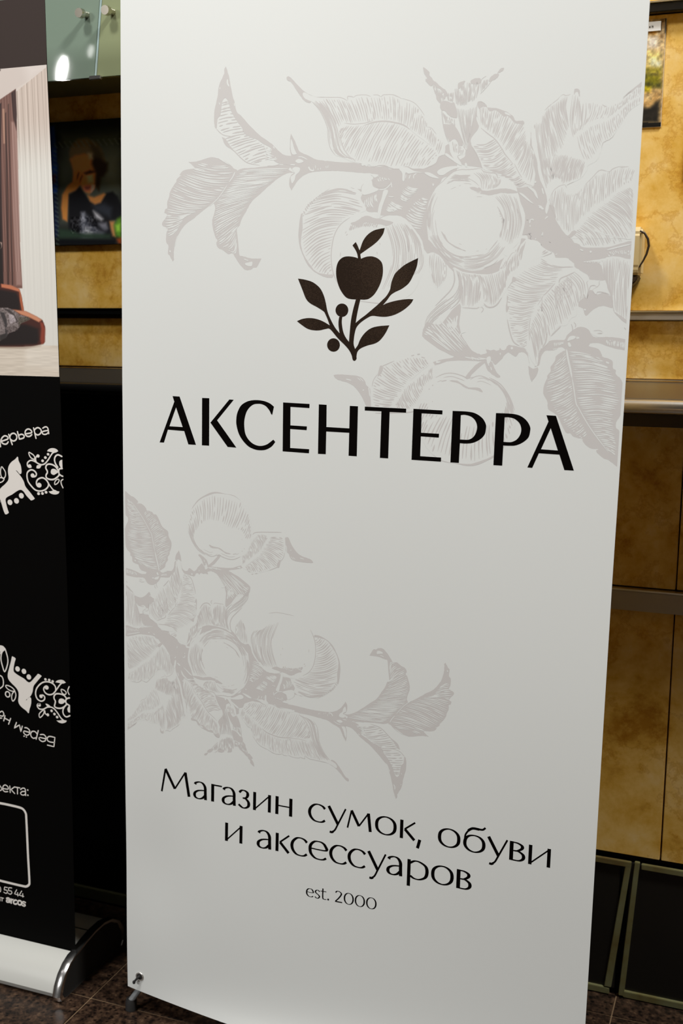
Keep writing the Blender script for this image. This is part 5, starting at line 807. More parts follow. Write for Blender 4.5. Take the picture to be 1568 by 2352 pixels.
PICS={'room':'''
214,203,194 0|-860.0,1671.1 37.8,1658.4 17.8,1098.9 -860.0,1094.2
208,196,188 1|-860.0,1640.3 5.0,1630.8 1.4,1623.0 -93.4,1580.0 -860.0,1564.1
222,212,205 20|-39.1,1630.6 3.2,1627.5 -0.3,1622.4 -31.5,1609.7
119,84,74 .8|-860.0,1564.1 -93.4,1580.0 -60.5,1595.2 -60.8,1549.7 -63.7,1445.1 -63.7,1345.5 -61.7,1271.9 -860.0,1272.4
158,124,114 2.5|-72.4,1543.4 -61.1,1542.8 -63.7,1345.5 -63.2,1277.0 -73.9,1277.1 -75.3,1403.0
60,36,32 1.2|-70.3,1588.9 -61.4,1593.9 -60.5,1555.2 -62.6,1529.0 -67.7,1550.1
52,32,29 .8|-95.5,1572.5 -90.2,1575.0 -95.2,1488.6 -99.9,1277.3 -106.2,1277.3 -105.3,1389.5
70,45,38 1|-84.0,1558.0 -81.3,1559.2 -84.1,1403.2 -88.2,1277.2 -92.7,1277.2
66,42,36 1|-77.2,1571.4 -75.4,1572.7 -78.2,1417.3 -80.1,1277.1 -82.8,1277.2
168,128,108 1|-88.9,1565.2 -84.5,1564.9 -86.2,1509.3 -89.8,1509.5
30,18,14 1.5|-860.0,1447.8 -101.6,1446.5 -101.1,1346.3 -100.8,1277.3 -860.0,1277.5
70,28,16 .8|-860.0,1288.6 -104.3,1279.5 -85.6,1275.7 -67.9,1270.5 -64.0,1258.9 -59.8,1232.6 -82.9,1235.5 -860.0,1233.2
26,10,8 3|-860.0,1273.8 -108.3,1270.0 -74.4,1264.7 -68.8,1251.6 -68.6,1235.5 -860.0,1235.4
196,118,84 1.2|-105.2,1279.5 -85.5,1277.2 -67.9,1270.5 -64.8,1261.8 -69.0,1266.2 -86.7,1270.6 -104.5,1273.6
176,96,62 1.2|-68.8,1270.5 -64.0,1258.9 -59.9,1231.9 -64.3,1232.6 -67.9,1251.6
66,26,16 .8|-860.0,1235.4 -75.7,1236.3 -54.5,1232.6 -35.3,1224.7 -23.2,1218.9 -18.4,1208.0 -20.4,1180.3 -25.0,1175.1 -41.0,1174.2 -113.1,1171.0 -860.0,1170.5
24,10,7 4|-860.0,1210.9 -57.2,1211.4 -32.6,1204.3 -31.6,1186.0 -36.4,1178.6 -112.9,1174.7 -860.0,1174.2
205,138,104 1.5|-82.9,1236.2 -56.2,1233.4 -34.5,1224.7 -24.1,1218.9 -30.4,1215.2 -47.8,1222.4 -67.1,1228.2
138,58,38 2.5|-28.6,1216.7 -21.7,1213.8 -18.6,1203.7 -20.3,1181.8 -26.7,1175.8 -29.0,1186.0 -26.5,1204.3
122,110,108 .8|-860.0,1239.1 -93.5,1239.2 -81.1,1235.5 -69.8,1228.2 -54.8,1224.6 -47.9,1220.3 -55.1,1217.3 -67.8,1212.8 -70.8,1206.2 -79.1,1200.3 -91.9,1196.5 -103.1,1188.9 -112.5,1182.2 -860.0,1181.7
60,54,54 .8|-110.1,1232.5 -101.1,1231.1 -96.3,1218.6 -95.7,1192.7 -99.5,1188.2 -101.2,1211.2
66,58,56 .8|-102.6,1238.4 -90.1,1236.2 -79.7,1228.2 -73.0,1216.5 -76.7,1213.5 -83.4,1226.0
88,80,70 1|-72.7,1223.8 -51.3,1223.9 -47.9,1219.5 -66.0,1213.6 -71.6,1207.7
168,156,158 1.5|-92.2,1229.6 -81.5,1226.7 -76.6,1216.5 -89.4,1212.0
96,84,82 1|-100.5,1206.0 -78.7,1209.1 -73.7,1202.5 -93.7,1197.2
50,44,42 1|-112.0,1192.6 -99.2,1196.4 -98.6,1188.3 -112.5,1182.9
216,204,188 1.5|-860.0,1170.5 -58.9,1171.7 -23.1,1178.8 -6.8,1192.1 21.2,1195.3 18.3,1113.6 -860.0,1109.4
224,214,200 8|-58.9,1171.0 20.4,1172.1 19.1,1135.6 -60.2,1141.4
178,160,142 2.5|-860.0,1172.0 -58.8,1173.2 -28.5,1175.1 -59.0,1170.2 -860.0,1167.5
90,76,70 .7|-92.9,1627.6 -88.5,1628.0 -90.4,1624.7 -94.8,1623.6
240,232,222 .7|-91.1,1628.8 -82.2,1633.0 -80.5,1632.2 -87.6,1628.6
176,150,138 .8|-104.5,1349.2 -100.1,1348.4 -100.4,1341.9 -103.3,1337.6 -101.3,1341.9 -102.0,1346.3'''.strip().split('\n'),'boy':'''
20,21,20 0|-1379.6,1615.9 -1169.8,1604.1 -1175.2,1368.4 -1389.2,1372.4
58,63,56 20|-1342.7,1587.8 -1206.2,1582.2 -1210.9,1401.5 -1349.1,1412.7
84,90,82 28|-1251.1,1540.6 -1210.9,1543.3 -1208.9,1478.0 -1245.3,1487.0
66,72,66 24|-1344.8,1529.4 -1322.2,1528.5 -1327.3,1490.0 -1346.5,1483.0
20,44,104 3|-1368.7,1601.4 -1355.4,1602.3 -1352.3,1559.1 -1352.0,1490.9 -1355.6,1470.8 -1366.0,1472.7
24,60,140 7|-1365.9,1525.7 -1352.6,1525.1 -1353.1,1512.7 -1364.5,1513.2
24,52,124 7|-1364.5,1486.7 -1353.1,1486.3 -1356.4,1475.5 -1364.1,1474.2
12,18,40 5|-1369.9,1471.3 -1354.6,1470.8 -1353.8,1389.1 -1365.5,1384.6
58,30,50 4|-1365.7,1507.0 -1357.0,1508.2 -1356.6,1494.2 -1363.4,1491.4
96,82,58 5|-1322.1,1531.5 -1323.8,1548.5 -1317.2,1563.5 -1301.9,1573.5 -1281.5,1574.0 -1261.4,1565.4 -1248.1,1551.1 -1242.2,1532.6 -1240.6,1523.4 -1262.8,1518.3 -1277.1,1537.2 -1299.2,1544.3 -1310.5,1541.8
60,50,32 8|-1276.2,1564.6 -1256.1,1557.5 -1245.6,1540.4 -1244.2,1525.1 -1262.7,1524.4 -1269.5,1543.0
170,108,58 5|-1321.6,1536.1 -1310.4,1543.3 -1288.0,1545.3 -1273.3,1538.6 -1262.7,1524.4 -1260.4,1505.9 -1265.8,1481.6 -1279.2,1468.2 -1290.3,1473.2 -1301.0,1489.1 -1313.5,1508.1
36,22,10 6|-1269.6,1539.9 -1251.3,1533.0 -1235.1,1524.7 -1236.4,1511.1 -1244.9,1501.5 -1252.0,1498.0 -1256.8,1473.6 -1264.8,1483.1 -1263.2,1506.1 -1271.9,1524.8
178,160,130 7|-1279.6,1545.0 -1271.3,1544.6 -1269.7,1535.4 -1276.2,1536.4
205,150,110 6|-1284.6,1503.8 -1272.5,1504.9 -1269.2,1491.0 -1280.4,1489.8
40,20,10 4|-1291.0,1508.7 -1276.0,1513.5 -1263.1,1510.6 -1272.4,1507.2 -1285.5,1505.4
150,84,66 5|-1293.7,1483.4 -1282.4,1486.1 -1270.4,1482.6 -1273.4,1475.0 -1286.5,1473.1 -1293.0,1476.4
92,46,38 4|-1288.1,1481.7 -1276.9,1482.0 -1280.8,1477.5 -1286.4,1477.7
196,130,110 3|-1273.1,1486.5 -1265.7,1484.7 -1267.8,1477.1 -1275.4,1471.2
164,98,46 4|-1314.3,1511.2 -1303.0,1514.6 -1294.7,1510.4 -1291.2,1502.6 -1299.2,1487.5 -1309.0,1475.4 -1326.1,1471.4 -1329.9,1443.5 -1332.7,1417.0 -1343.1,1421.9 -1345.7,1443.9 -1342.3,1468.8 -1329.4,1485.5 -1317.8,1492.8
70,36,16 3|-1306.1,1504.7 -1303.1,1510.7 -1301.3,1509.1 -1304.4,1500.0 -1307.3,1497.0
90,48,22 3|-1300.7,1496.8 -1294.8,1505.8 -1293.1,1502.6 -1300.0,1490.6
16,16,19 4|-1327.1,1468.3 -1310.8,1475.5 -1301.2,1482.9 -1290.4,1470.2 -1281.4,1457.5 -1266.8,1447.5 -1253.8,1450.4 -1240.3,1468.4 -1225.6,1471.0 -1214.8,1461.5 -1206.2,1442.8 -1206.8,1418.3 -1231.7,1415.9 -1233.6,1380.4 -1329.2,1382.3 -1330.1,1412.2
34,37,44 8|-1274.3,1446.5 -1246.4,1450.2 -1228.2,1440.4 -1232.4,1422.1 -1265.3,1435.4
160,100,52 4|-1283.1,1465.3 -1268.3,1461.7 -1245.8,1468.6 -1242.2,1466.2 -1253.7,1451.2 -1266.8,1448.1 -1277.8,1454.3
60,62,70 6|-1303.3,1420.9 -1291.6,1433.0 -1266.1,1410.6 -1243.8,1410.0 -1238.5,1400.6 -1251.9,1385.4 -1302.6,1384.9
150,150,156 6|-1270.9,1435.5 -1260.0,1429.0 -1249.1,1419.5 -1252.9,1416.5 -1265.7,1423.0
110,112,122 6|-1299.1,1433.2 -1291.6,1433.0 -1292.0,1420.6 -1297.7,1417.6
110,112,118 7|-1292.5,1405.0 -1277.5,1403.1 -1276.1,1387.5 -1295.0,1386.3
92,92,100 7|-1258.7,1410.4 -1241.9,1411.5 -1240.3,1402.2 -1253.3,1404.1
20,20,24 5|-1288.1,1423.6 -1269.6,1416.9 -1249.7,1397.8 -1244.3,1394.6 -1257.2,1398.0 -1281.0,1411.0
138,96,58 4|-1234.5,1414.4 -1223.4,1414.2 -1221.4,1384.8 -1227.9,1386.5 -1232.1,1400.5
66,104,30 6|-1224.5,1406.5 -1216.0,1418.6 -1206.7,1422.9 -1207.8,1381.4 -1220.5,1386.3
110,150,50 5|-1220.0,1406.4 -1210.7,1409.2 -1211.1,1395.4 -1218.4,1395.5
110,50,20 5|-1218.8,1380.1 -1207.7,1382.9 -1208.0,1370.6 -1215.3,1372.3
8,9,12 3|-1373.2,1384.8 -1222.5,1378.6 -1222.8,1369.3 -1373.7,1372.1
30,44,34 6|-1353.3,1403.3 -1322.9,1399.5 -1304.2,1392.8 -1233.3,1389.7 -1233.5,1381.9 -1354.0,1384.4'''.strip().split('\n'),'meadow':'''
196,164,110 0|-322.0,1722.9 -195.8,1711.9 -186.8,1544.3 -314.6,1551.4
214,186,140 12|-214.6,1693.3 -195.5,1691.7 -195.4,1656.1 -216.2,1657.7
140,104,56 3|-202.5,1710.0 -195.6,1709.4 -194.7,1692.5 -201.3,1694.7
214,150,50 4|-219.7,1691.1 -209.3,1691.1 -209.8,1683.6 -217.6,1683.3
120,84,30 4|-215.0,1684.8 -208.9,1683.5 -211.2,1676.9 -214.7,1678.0
150,110,60 4|-201.8,1680.4 -196.7,1681.6 -196.4,1674.9 -205.1,1677.3
226,214,196 6|-220.0,1680.1 -205.1,1677.3 -205.2,1662.0 -219.9,1661.4
232,214,130 9|-219.6,1656.3 -198.6,1651.3 -199.3,1632.6 -220.2,1634.1
236,238,200 5|-213.8,1644.8 -206.8,1644.3 -208.0,1633.2 -213.3,1634.5
236,238,210 5|-205.7,1639.9 -198.8,1639.4 -199.2,1630.9 -205.3,1632.2
150,140,40 6|-318.3,1637.7 -196.5,1629.9 -196.9,1620.5 -317.9,1628.9
60,66,24 5|-318.0,1629.8 -210.8,1620.6 -211.4,1615.5 -317.7,1623.7
128,122,20 6|-317.7,1622.8 -196.9,1619.7 -196.7,1600.0 -317.1,1609.6
54,56,18 5|-317.3,1613.1 -208.4,1606.7 -209.8,1600.8 -317.0,1607.9
60,60,26 5|-204.8,1605.6 -196.1,1605.9 -196.6,1599.1 -203.7,1600.4
196,180,10 6|-317.0,1607.9 -213.3,1601.1 -212.9,1592.4 -316.6,1598.2
190,150,90 6|-316.6,1598.2 -197.2,1592.3 -197.3,1579.4 -205.0,1575.6 -211.6,1569.0 -315.6,1575.3
226,196,140 6|-220.6,1590.3 -209.2,1588.7 -212.3,1581.2 -220.1,1580.8
30,27,22 5|-315.6,1575.3 -211.6,1569.0 -203.3,1576.3 -196.5,1580.2 -196.4,1544.8 -314.6,1551.4'''.strip().split('\n'),'verge':'''
38,44,20 0|-167.1,1548.8 -20.7,1540.6 -15.5,1462.9 -162.7,1469.0
160,150,30 4|-160.4,1505.3 -18.0,1500.2 -17.2,1488.3 -159.8,1494.9
90,84,22 4|-160.7,1495.0 -17.2,1488.3 -16.8,1481.6 -160.3,1488.0
24,24,16 4|-160.3,1488.0 -16.8,1481.6 -16.3,1474.8 -159.9,1481.0
170,150,50 4|-163.3,1479.4 -16.3,1473.9 -15.5,1462.9 -162.7,1469.0'''.strip().split('\n')}

def tris_of(items, levels):
    """(verts2d, faces) of the artwork items in these levels"""
    V = []; F = []
    holes = [g for l, g in items if l == 5]
    for c_, (l, g) in enumerate(items):
        if l not in levels: continue
        n = len(V); q_ = 1.3e-6*(c_ % 15)
        if isinstance(g, tuple):
            L, R = g; k = len(L); V += [(p[0], p[1], q_) for p in L+R]
            F += [(n+i, n+k+i, n+k+i+1, n+i+1) for i in range(k-1)]
        else:
            inn = [h for h in holes if l == 4 and inside([h[0]], g)[0]]
            loops = [g]+inn; flat = [p for q in loops for p in q]
            V += [(p[0], p[1], q_) for p in flat]
            for t in tessellate_polygon([[Vector((x, y, 0)) for x, y in q] for q in loops]): F.append(tuple(n+i for i in t))
    return V, F
def print_mesh(name, items, levels, surf, lift, mt, parent, clip=None):
    """flat print: every vertex laid on surf(u,v) and lifted by a fraction of a millimetre"""
    V, F = tris_of(items, levels)
    me = bpy.data.meshes.new(name); me.from_pydata(V, [], F)
    bm = bmesh.new(); bm.from_mesh(me)
    for co, no in (clip or []):
        bmesh.ops.bisect_plane(bm, geom=bm.verts[:]+bm.edges[:]+bm.faces[:], plane_co=co, plane_no=no, clear_outer=True)
    us = [v.co.x for v in bm.verts]; vs = [v.co.y for v in bm.verts]
    if surf is on_banner:
        for lo, hi, ax in ((min(us), max(us), 0), (min(vs), max(vs), 1)):
            k = math.ceil(lo/15)*15
            while k < hi:
                co = (k, 0, 0) if ax == 0 else (0, k, 0); no = (1, 0, 0) if ax == 0 else (0, 1, 0)
                bmesh.ops.bisect_plane(bm, geom=bm.verts[:]+bm.edges[:]+bm.faces[:], plane_co=co, plane_no=no); k += 15
    for v in bm.verts: v.co = surf(v.co.x, v.co.y, lift+v.co.z)
    bm.normal_update()
    for f in bm.faces:
        if f.normal.y > 0: f.normal_flip()
    bm.to_mesh(me); bm.free()
    return link(me, name, mt, parent)

# ------------------------------------------------------------------ floor
fb = MB().box(-3.2, 2.2, -1.0, 2.05, -.06, -.0015).build('floor', M['grout']); struct(fb)
TX, TY, TP = -1.083, 1.58, .2977
tm = None; rnd = random.Random(3)
for i in range(-5, 7):
    for j in range(-5, 2):
        x0 = TX+i*TP; y0 = TY+j*TP
        if tm is None:
            o = MB().box(.0011, TP-.0011, .0011, TP-.0011, -.012, 0).build('tile', M['granite'], fb, bevel=.0007); tm = o.data
        else: o = link(tm, 'tile', None, fb)
        o.location = (x0, y0, rnd.uniform(-.0002, .0002))
# ------------------------------------------------------------------ marble wall
YW = 1.95
wall = MB().box(-3.2, 2.2, YW+.035, YW+.15, -.06, 3.0).build('wall_front', M['grout']); struct(wall)
def panels(z0, z1, xs):
    for a, b in zip(xs, xs[1:]):
        MB().box(a+.0012, b-.0012, YW, YW+.034, z0, z1).build('panel', M['marble'], wall, bevel=.001)
low = [-.127+.62*k for k in range(-5, 4)]
panels(.275, .729, low); panels(.771, 1.128, low)
panels(1.130, 1.2265, [-3.1+1.3*k for k in range(5)]); panels(1.2435, 1.712, [-3.1+1.3*k for k in range(5)]); panels(1.731, 2.95, [-3.1+1.3*k for k in range(5)])
def rail(name, z0, z1, x0, x1, mt, lip, d=.022):
    o = MB().box(x0, x1, YW-d, YW+.01, z0, z1-.003).build(name, mt, bevel=.0012); struct(o)
    MB().box(x0, x1, YW-d-.002, YW+.005, z1-.0028, z1).build('lip', lip, o, bevel=.0006)
    return o
rail('trim_1', 1.2275, 1.2432, -.62, 2.0, M['rail'], M['polished'], .014)
rail('trim_2', 1.2335, 1.2465, -3.1, -.622, M['black'], M['black'], .014)  # steel rail continued; its dark reflection is put into the black colour
rail('trim_3', .731, .769, -.62, 2.0, M['rail'], M['polished'], .016)
rail('trim_4', 1.713, 1.730, -.62, 2.0, M['black_metal'], M['polished'], .014)
# baseboard: black stone slabs with olive brass frames
bb = MB().box(-.9, 2.0, YW+.004, YW+.03, 0, .272).build('baseboard_front', M['black']); struct(bb)
def slab(x0, x1, tl, tr, bl, br):
    s = MB().box(x0, x1, YW-.004, YW+.003, .012, .262).build('slab', M['slab'], bb, bevel=.001)
    def strip(a, b, c, d):
        MB().prism_y([a, b, c, d], YW-.010, YW-.003).build('frame_strip', M['olive_brass'], bb, bevel=.0008)
    strip((tl, .266), (tr, .266), (tr, .256), (tl, .256))
    strip((bl, .014), (br, .014), (br, .002), (bl, .002))
    return strip
s1 = slab(-.9, -.195, -.9, -.176, -.9, -.203)
s1((-.186, .258), (-.176, .258), (-.200, .016), (-.2125, .016))
s2 = slab(-.178, .5, -.158, .5, -.178, .5)
s2((-.170, .268), (-.161, .268), (-.1765, .004), (-.1865, .004))
slab(.52, 1.9, .52, 1.9, .52, 1.9)

# ------------------------------------------------------------------ steel shelf ledge (right) and black counter (left)
def ledge(name, x0, x1, label, cat, top, bump_m, fas):
    r = empty(name, ((x0+x1)/2, 1.87, 1.06), label, cat)
    P = lambda o: place(o, r)
    P(MB().prism_x([(1.949, 1.1265), (1.809, 1.1045), (1.809, 1.092), (1.949, 1.112)], x0, x1).build('top_plate', top, bevel=.0008))
    P(MB().tube([(x0, 1.803, 1.0925), (x1, 1.803, 1.0925)], .0115, 20).build('bumper_rail', bump_m, smooth=True))
    P(MB().box(x0, x1, 1.812, 1.949, 1.060, 1.0815).build('fascia', fas, bevel=.001))
    P(MB().box(x0, x1, YW-.006, YW-.001, 1.1275, 1.1295).build('back_lip', bump_m))
    return r
ledge('steel_ledge', -.56, 1.9, 'brushed steel shelf ledge with rounded front rail right of the white banner', 'shelf', M['steel'], M['polished'], M['dark_brown'])
L2 = ledge('black_ledge', -3.0, -.57, 'black counter top with a thin shiny front rail between the two banners', 'counter top', M['rubber'], M['black_metal'], M['black'])
cb = empty('black_cabinet', (-1.8, 1.9, 0), 'black counter cabinet front below the black counter top behind the two banners', 'cabinet')
place(MB().box(-3.0, -.60, 1.885, 1.944, .03, 1.058).build('body', M['black'], bevel=.001), cb)
for a in (-2.6, -1.98, -1.36):
    place(MB().box(a+.003, a+.617, 1.880, 1.8848, .06, 1.04).build('door', M['black'], bevel=.001), cb)
place(MB().box(-3.0, -.60, 1.878, 1.90, .004, .028).build('plinth_strip', M['underside'], bevel=.001), cb)

# ------------------------------------------------------------------ frosted glass sign box, upper left
gb = empty('glass_panel', (-1.3, 1.87, 1.652), 'frosted grey-green glass panel with steel studs above the framed child photograph', 'glass panel')
TG = math.tan(math.radians(10))
def pane(x0, x1, mt_): place(MB().prism_x([(1.806, 1.652), (1.814, 1.652), (1.814+.6*TG, 2.25), (1.806+.6*TG, 2.25)], x0, x1).build('pane', mt_, bevel=.0012), gb)
pane(-2.3, -1.1735, M['glass'])
pane(-1.1695, -.6, M['glass2'])
place(MB().prism_x([(1.8065, 1.654), (1.8125, 1.654), (1.8125+.59*TG, 2.24), (1.8065+.59*TG, 2.24)], -1.1733, -1.1697).build('seam', mat('glass_seam', (.27, .36, .35), .2)), gb)
place(MB().box(-2.28, -.62, 1.815, 1.948, 1.656, 1.664).build('underside', M['underside']), gb)
for x in (-1.1985, -1.1440):
    k = MB().tube([(x, 1.832, 1.7665), (x, 1.808, 1.7645)], .0055, 18).build('stud', M['screw'], smooth=True); place(k, gb)
    c = MB().tube([(x, 1.8085, 1.7645), (x, 1.799, 1.7637)], [.0088, .0080], 20).build('stud_cap', M['screw'], smooth=True); place(c, gb)
place(MB().box(-1.180, -1.156, 1.7985, 1.8055, 1.6475, 1.6545).build('clip', M['polished'], bevel=.001), gb)

# ------------------------------------------------------------------ pictures on the wall
def seg_dist(P, poly):
    d = np.full(len(P), 1e9); Q = np.array(poly)
    for a, b in zip(Q, np.roll(Q, -1, 0)):
        ab = b-a; t = np.clip(((P-a)@ab)/max(ab@ab, 1e-9), 0, 1); d = np.minimum(d, np.hypot(*(P-(a+t[:, None]*ab)).T))
    return d
def paint(P, ops, illum):
    """printed photograph: soft-edged colour areas laid over each other"""
    C = np.zeros((len(P), 3))
    for l in ops:
        h, t = l.split('|'); c, soft = h.split(); soft = float(soft)
        poly = [tuple(map(float, a.split(','))) for a in t.split()]
        c = np.array([float(x) for x in c.split(',')])
        ins = inside(P, poly)
        if soft <= 0: k = ins.astype(float)
        else:
            s = seg_dist(P, poly); s = np.where(ins, s, -s); k = np.clip(.5+s/(2*soft), 0, 1); k = k*k*(3-2*k)
        C = C*(1-k[:, None])+c*k[:, None]
    return C
def to_lin(C, gain):
    c = np.clip(C, 0, 255)/255; c = np.where(c <= .04045, c/12.92, ((c+.055)/1.055)**2.4); return np.clip(c*gain, 0, .92)
def vnoise(P, cell, seed):
    r = np.random.RandomState(seed); T = r.rand(64, 64)
    q = P/cell; i = np.floor(q).astype(int); f = q-i; f = f*f*(3-2*f)
    g = lambda a, b: T[(i[:, 0]+a) % 64, (i[:, 1]+b) % 64]
    return (g(0, 0)*(1-f[:, 0])+g(1, 0)*f[:, 0])*(1-f[:, 1])+(g(0, 1)*(1-f[:, 0])+g(1, 1)*f[:, 0])*f[:, 1]
def picture(name, x0, x1, z0, z1, step, colour, surf, parent):
    """grid of coloured vertices = the printed image"""
    nx = max(2, int((x1-x0)/step)+1); nz_ = max(2, int((z1-z0)/step)+1)
    X, Z = np.meshgrid(np.linspace(x0, x1, nx), np.linspace(z0, z1, nz_)); P = np.c_[X.ravel(), Z.ravel()]
    C = colour(P)
    me = bpy.data.meshes.new(name)
    me.from_pydata([surf(a, b) for a, b in P], [], [(j*nx+i, j*nx+i+1, (j+1)*nx+i+1, (j+1)*nx+i) for j in range(nz_-1) for i in range(nx-1)])
    at_ = me.color_attributes.new('print', 'FLOAT_COLOR', 'POINT')
    at_.data.foreach_set('color', np.c_[C, np.ones(len(C))].astype(np.float32).ravel())
    return link(me, name, M['photo'], parent)
WALLSURF = lambda d: (lambda a, b: (a/1000, YW-d, b/1000))
def boy_col(P):
    C = paint(P, PICS['boy'], 1)
    # row of slanting hatch marks of the printed border
    x, z = P[:, 0], P[:, 1]
    tooth = (np.mod(x*.9+z*.7, 11.5) < 4) & (z > 1558) & (z < 1571) & (x > -1358); C[tooth] = C[tooth]*.55+np.array([92, 100, 98])*.45
    side = (np.mod(z+x*.5, 9) < 3.5) & (x > -1362) & (x < -1352) & (z < 1555); C[side] = C[side]*.7+np.array([90, 110, 90])*.3
    pr = (x > -1325) & (x < -1262) & (z > 1393) & (z < 1425); C[pr] += ((vnoise(P, 3, 4)[pr]-.5)*60)[:, None]
    return to_lin(C, 3.1)
b = empty('child_photograph', (-1.27, 1.944, 1.37), 'dark photograph of a laughing child covering one eye, on the marble between the two banners', 'picture')
place(MB().box(-1.378, -1.165, YW-.0085, YW-.001, 1.3705, 1.6085).build('backing_board', M['black'], bevel=.001), b)
place(picture('photo_print', -1377, -1167, 1371, 1608, 1.25, boy_col, WALLSURF(.0092), None), b)
def meadow_col(P):
    C = paint(P, PICS['meadow'], 1); n = vnoise(P, 4.5, 7)+.6*vnoise(P, 2, 9)-.8
    C *= (1+n*.42)[:, None]; return to_lin(C, 1.05)
def verge_col(P):
    C = paint(P, PICS['verge'], 1); C *= (1+(vnoise(P, 3, 3)-.5)*1.0)[:, None]; return to_lin(C, 1.05)
b = empty('blossom_picture', (-.26, 1.944, 1.54), 'tall picture of pale blossom over a yellow-green meadow, right edge showing beside the white banner', 'picture')
place(MB().box(-.3297, -.1928, YW-.0022, YW-.0002, 1.5383, 1.7052).build('backing_board', M['paper']), b)
place(picture('photo_print', -329.5, -193, 1538.5, 1705, 1.2, meadow_col, WALLSURF(.0026), None), b)
b = empty('grass_picture', (-.08, 1.944, 1.455), 'second picture of dark green and yellow grass at the right edge, half out of view', 'picture')
place(MB().box(-.1527, .0202, YW-.0022, YW-.0002, 1.4563, 1.5287).build('backing_board', M['paper']), b)
place(picture('photo_print', -152.5, 20, 1456.5, 1528.5, 1.2, verge_col, WALLSURF(.0026), None), b)
b = empty('paper_label', (-.215, 1.943, 1.688), 'small white paper label with tiny dark writing stuck on the blossom picture', 'label')
place(MB().box(-.236, -.2005, YW-.0046, YW-.0028, 1.6865, 1.7015).build('card', M['paper'], bevel=.0004), b)
lm = MB(); rnd = random.Random(8)
for k, c in enumerate('чети'):
    x = -.2275+k*.0042
    for q in range(2): lm.box(x+q*.0017, x+q*.0017+.0007, YW-.0049, YW-.0047, 1.6917, 1.6952+rnd.uniform(-.0004, .0004))
    lm.box(x, x+.0024, YW-.0049, YW-.0047, 1.6930+.0006*(k % 2), 1.6936+.0006*(k % 2))
place(lm.build('writing', M['black_ink']), b)

# wall fitting half behind the banner: cream plate, dark loop, tapered dark foot
b = empty('wall_fitting', (-.225, 1.93, 1.29), 'cream wall fitting with dark side loop and tapered foot right of the white banner', 'wall fitting')
place(MB().prism_x([(1.949, 1.300), (1.905, 1.300), (1.902, 1.312), (1.902, 1.366), (1.908, 1.377), (1.949, 1.377)], -.262, -.2085).build('shade', M['cream'], bevel=.004), b)
place(MB().tube([(-.2125, 1.905, 1.370), (-.2050, 1.905, 1.366), (-.1995, 1.905, 1.357), (-.1975, 1.905, 1.346), (-.2005, 1.905, 1.333), (-.2055, 1.905, 1.322), (-.2115, 1.905, 1.312)], [.0014, .0018, .0020, .0020, .0018, .0015, .0012], 10).build('loop', M['dark_brown'], smooth=True), b)
place(MB().prism_y([(-.264, 1.299), (-.2115, 1.299), (-.2145, 1.290), (-.222, 1.284), (-.236, 1.266), (-.252, 1.276)], 1.906, 1.948).build('foot', M['dark_brown'], bevel=.002), b)

# ------------------------------------------------------------------ main white banner on X stand
YB = 1.5722; OX, OZ = -.99846884, .04823832; T = math.radians(-.84)
EX = (math.cos(T), math.sin(T)); EZ = (-EX[1], EX[0])
def wave(u, v):
    # gentle slack in the cloth, stronger toward the free lower edge
    k = math.exp(-v/260)
    return (.0022*math.sin(u/150+v/420)*math.sin(v/310+.6) + .006*k*math.sin(u/170+.5)*math.sin(v/140+.3)
            - .0035*math.exp(-((u-60)/70)**2-((v-235)/110)**2) + .012*math.exp(-v/35)*math.sin(math.pi*min(max(u/800, 0), 1)))
def on_banner(u, v, lift=0.0):
    """millimetres on the cloth (from its lower left corner) to world"""
    return Vector((OX+(u*EX[0]+v*EZ[0])/1000, YB-wave(u, v)-lift, OZ+(u*EX[1]+v*EZ[1])/1000))
LE = [(0, 0), (220, -.4), (460, -.6), (803, -.4), (1080, -.7), (1398, 1.7), (1657, 3.4), (1800, 4)]
RE = [(0, 799.5), (136, 799.2), (416, 798.7), (817, 797.2), (1103, 797.7), (1378, 797.8), (1596, 797.4), (1800, 797)]
def interp(T_, v):
    for (a, p), (c, q) in zip(T_, T_[1:]):
        if v <= c: return p+(q-p)*(v-a)/(c-a)
    return T_[-1][1]
def sag(u): return -15.5*math.sin(math.pi*min(max(u/799, 0), 1))**.8
bs = empty('banner_stand', (-.6, 1.60, 0), 'tall white banner printed with grey fruit branches, a black apple emblem and black lettering', 'banner')
NU, NV = 96, 170; V = []; F = []
for side in (0, 1):
    for j in range(NV+1):
        for i in range(NU+1):
            v = 1790*j/NV; u = interp(LE, v)+(interp(RE, v)-interp(LE, v))*i/NU
            vv = v+sag(u)*math.exp(-v/60)
            p = on_banner(u, vv); V.append((p.x, p.y+.0007*side, p.z))
K = (NU+1)*(NV+1)
for j in range(NV):
    for i in range(NU):
        a = j*(NU+1)+i; F.append((a, a+1, a+NU+2, a+NU+1)); F.append((K+a, K+a+NU+1, K+a+NU+2, K+a+1))
ring = [i for i in range(NU+1)]+[j*(NU+1)+NU for j in range(1, NV+1)]+[NV*(NU+1)+i for i in range(NU-1, -1, -1)]+[j*(NU+1) for j in range(NV-1, 0, -1)]
for a, c in zip(ring, ring[1:]+ring[:1]): F.append((c, a, K+a, K+c))
me = bpy.data.meshes.new('cloth'); me.from_pydata(V, [], F); me.polygons.foreach_set('use_smooth', [True]*len(F)); me.set_sharp_from_angle(angle=.6)
cloth = link(me, 'cloth', M['cloth']); place(cloth, bs)
def on_b(o): place(o, bs); return o
items = artwork(BRANCH)
def xf(it, f): return [(l, ([f(*q) for q in g] if isinstance(g, list) else ([f(*q) for q in g[0]], [f(*q) for q in g[1]]))) for l, g in it]
low_items = xf(items, lambda u, v: (631.1-.7931*u+.0022*v, 1693.-.0055*u-.8079*v))
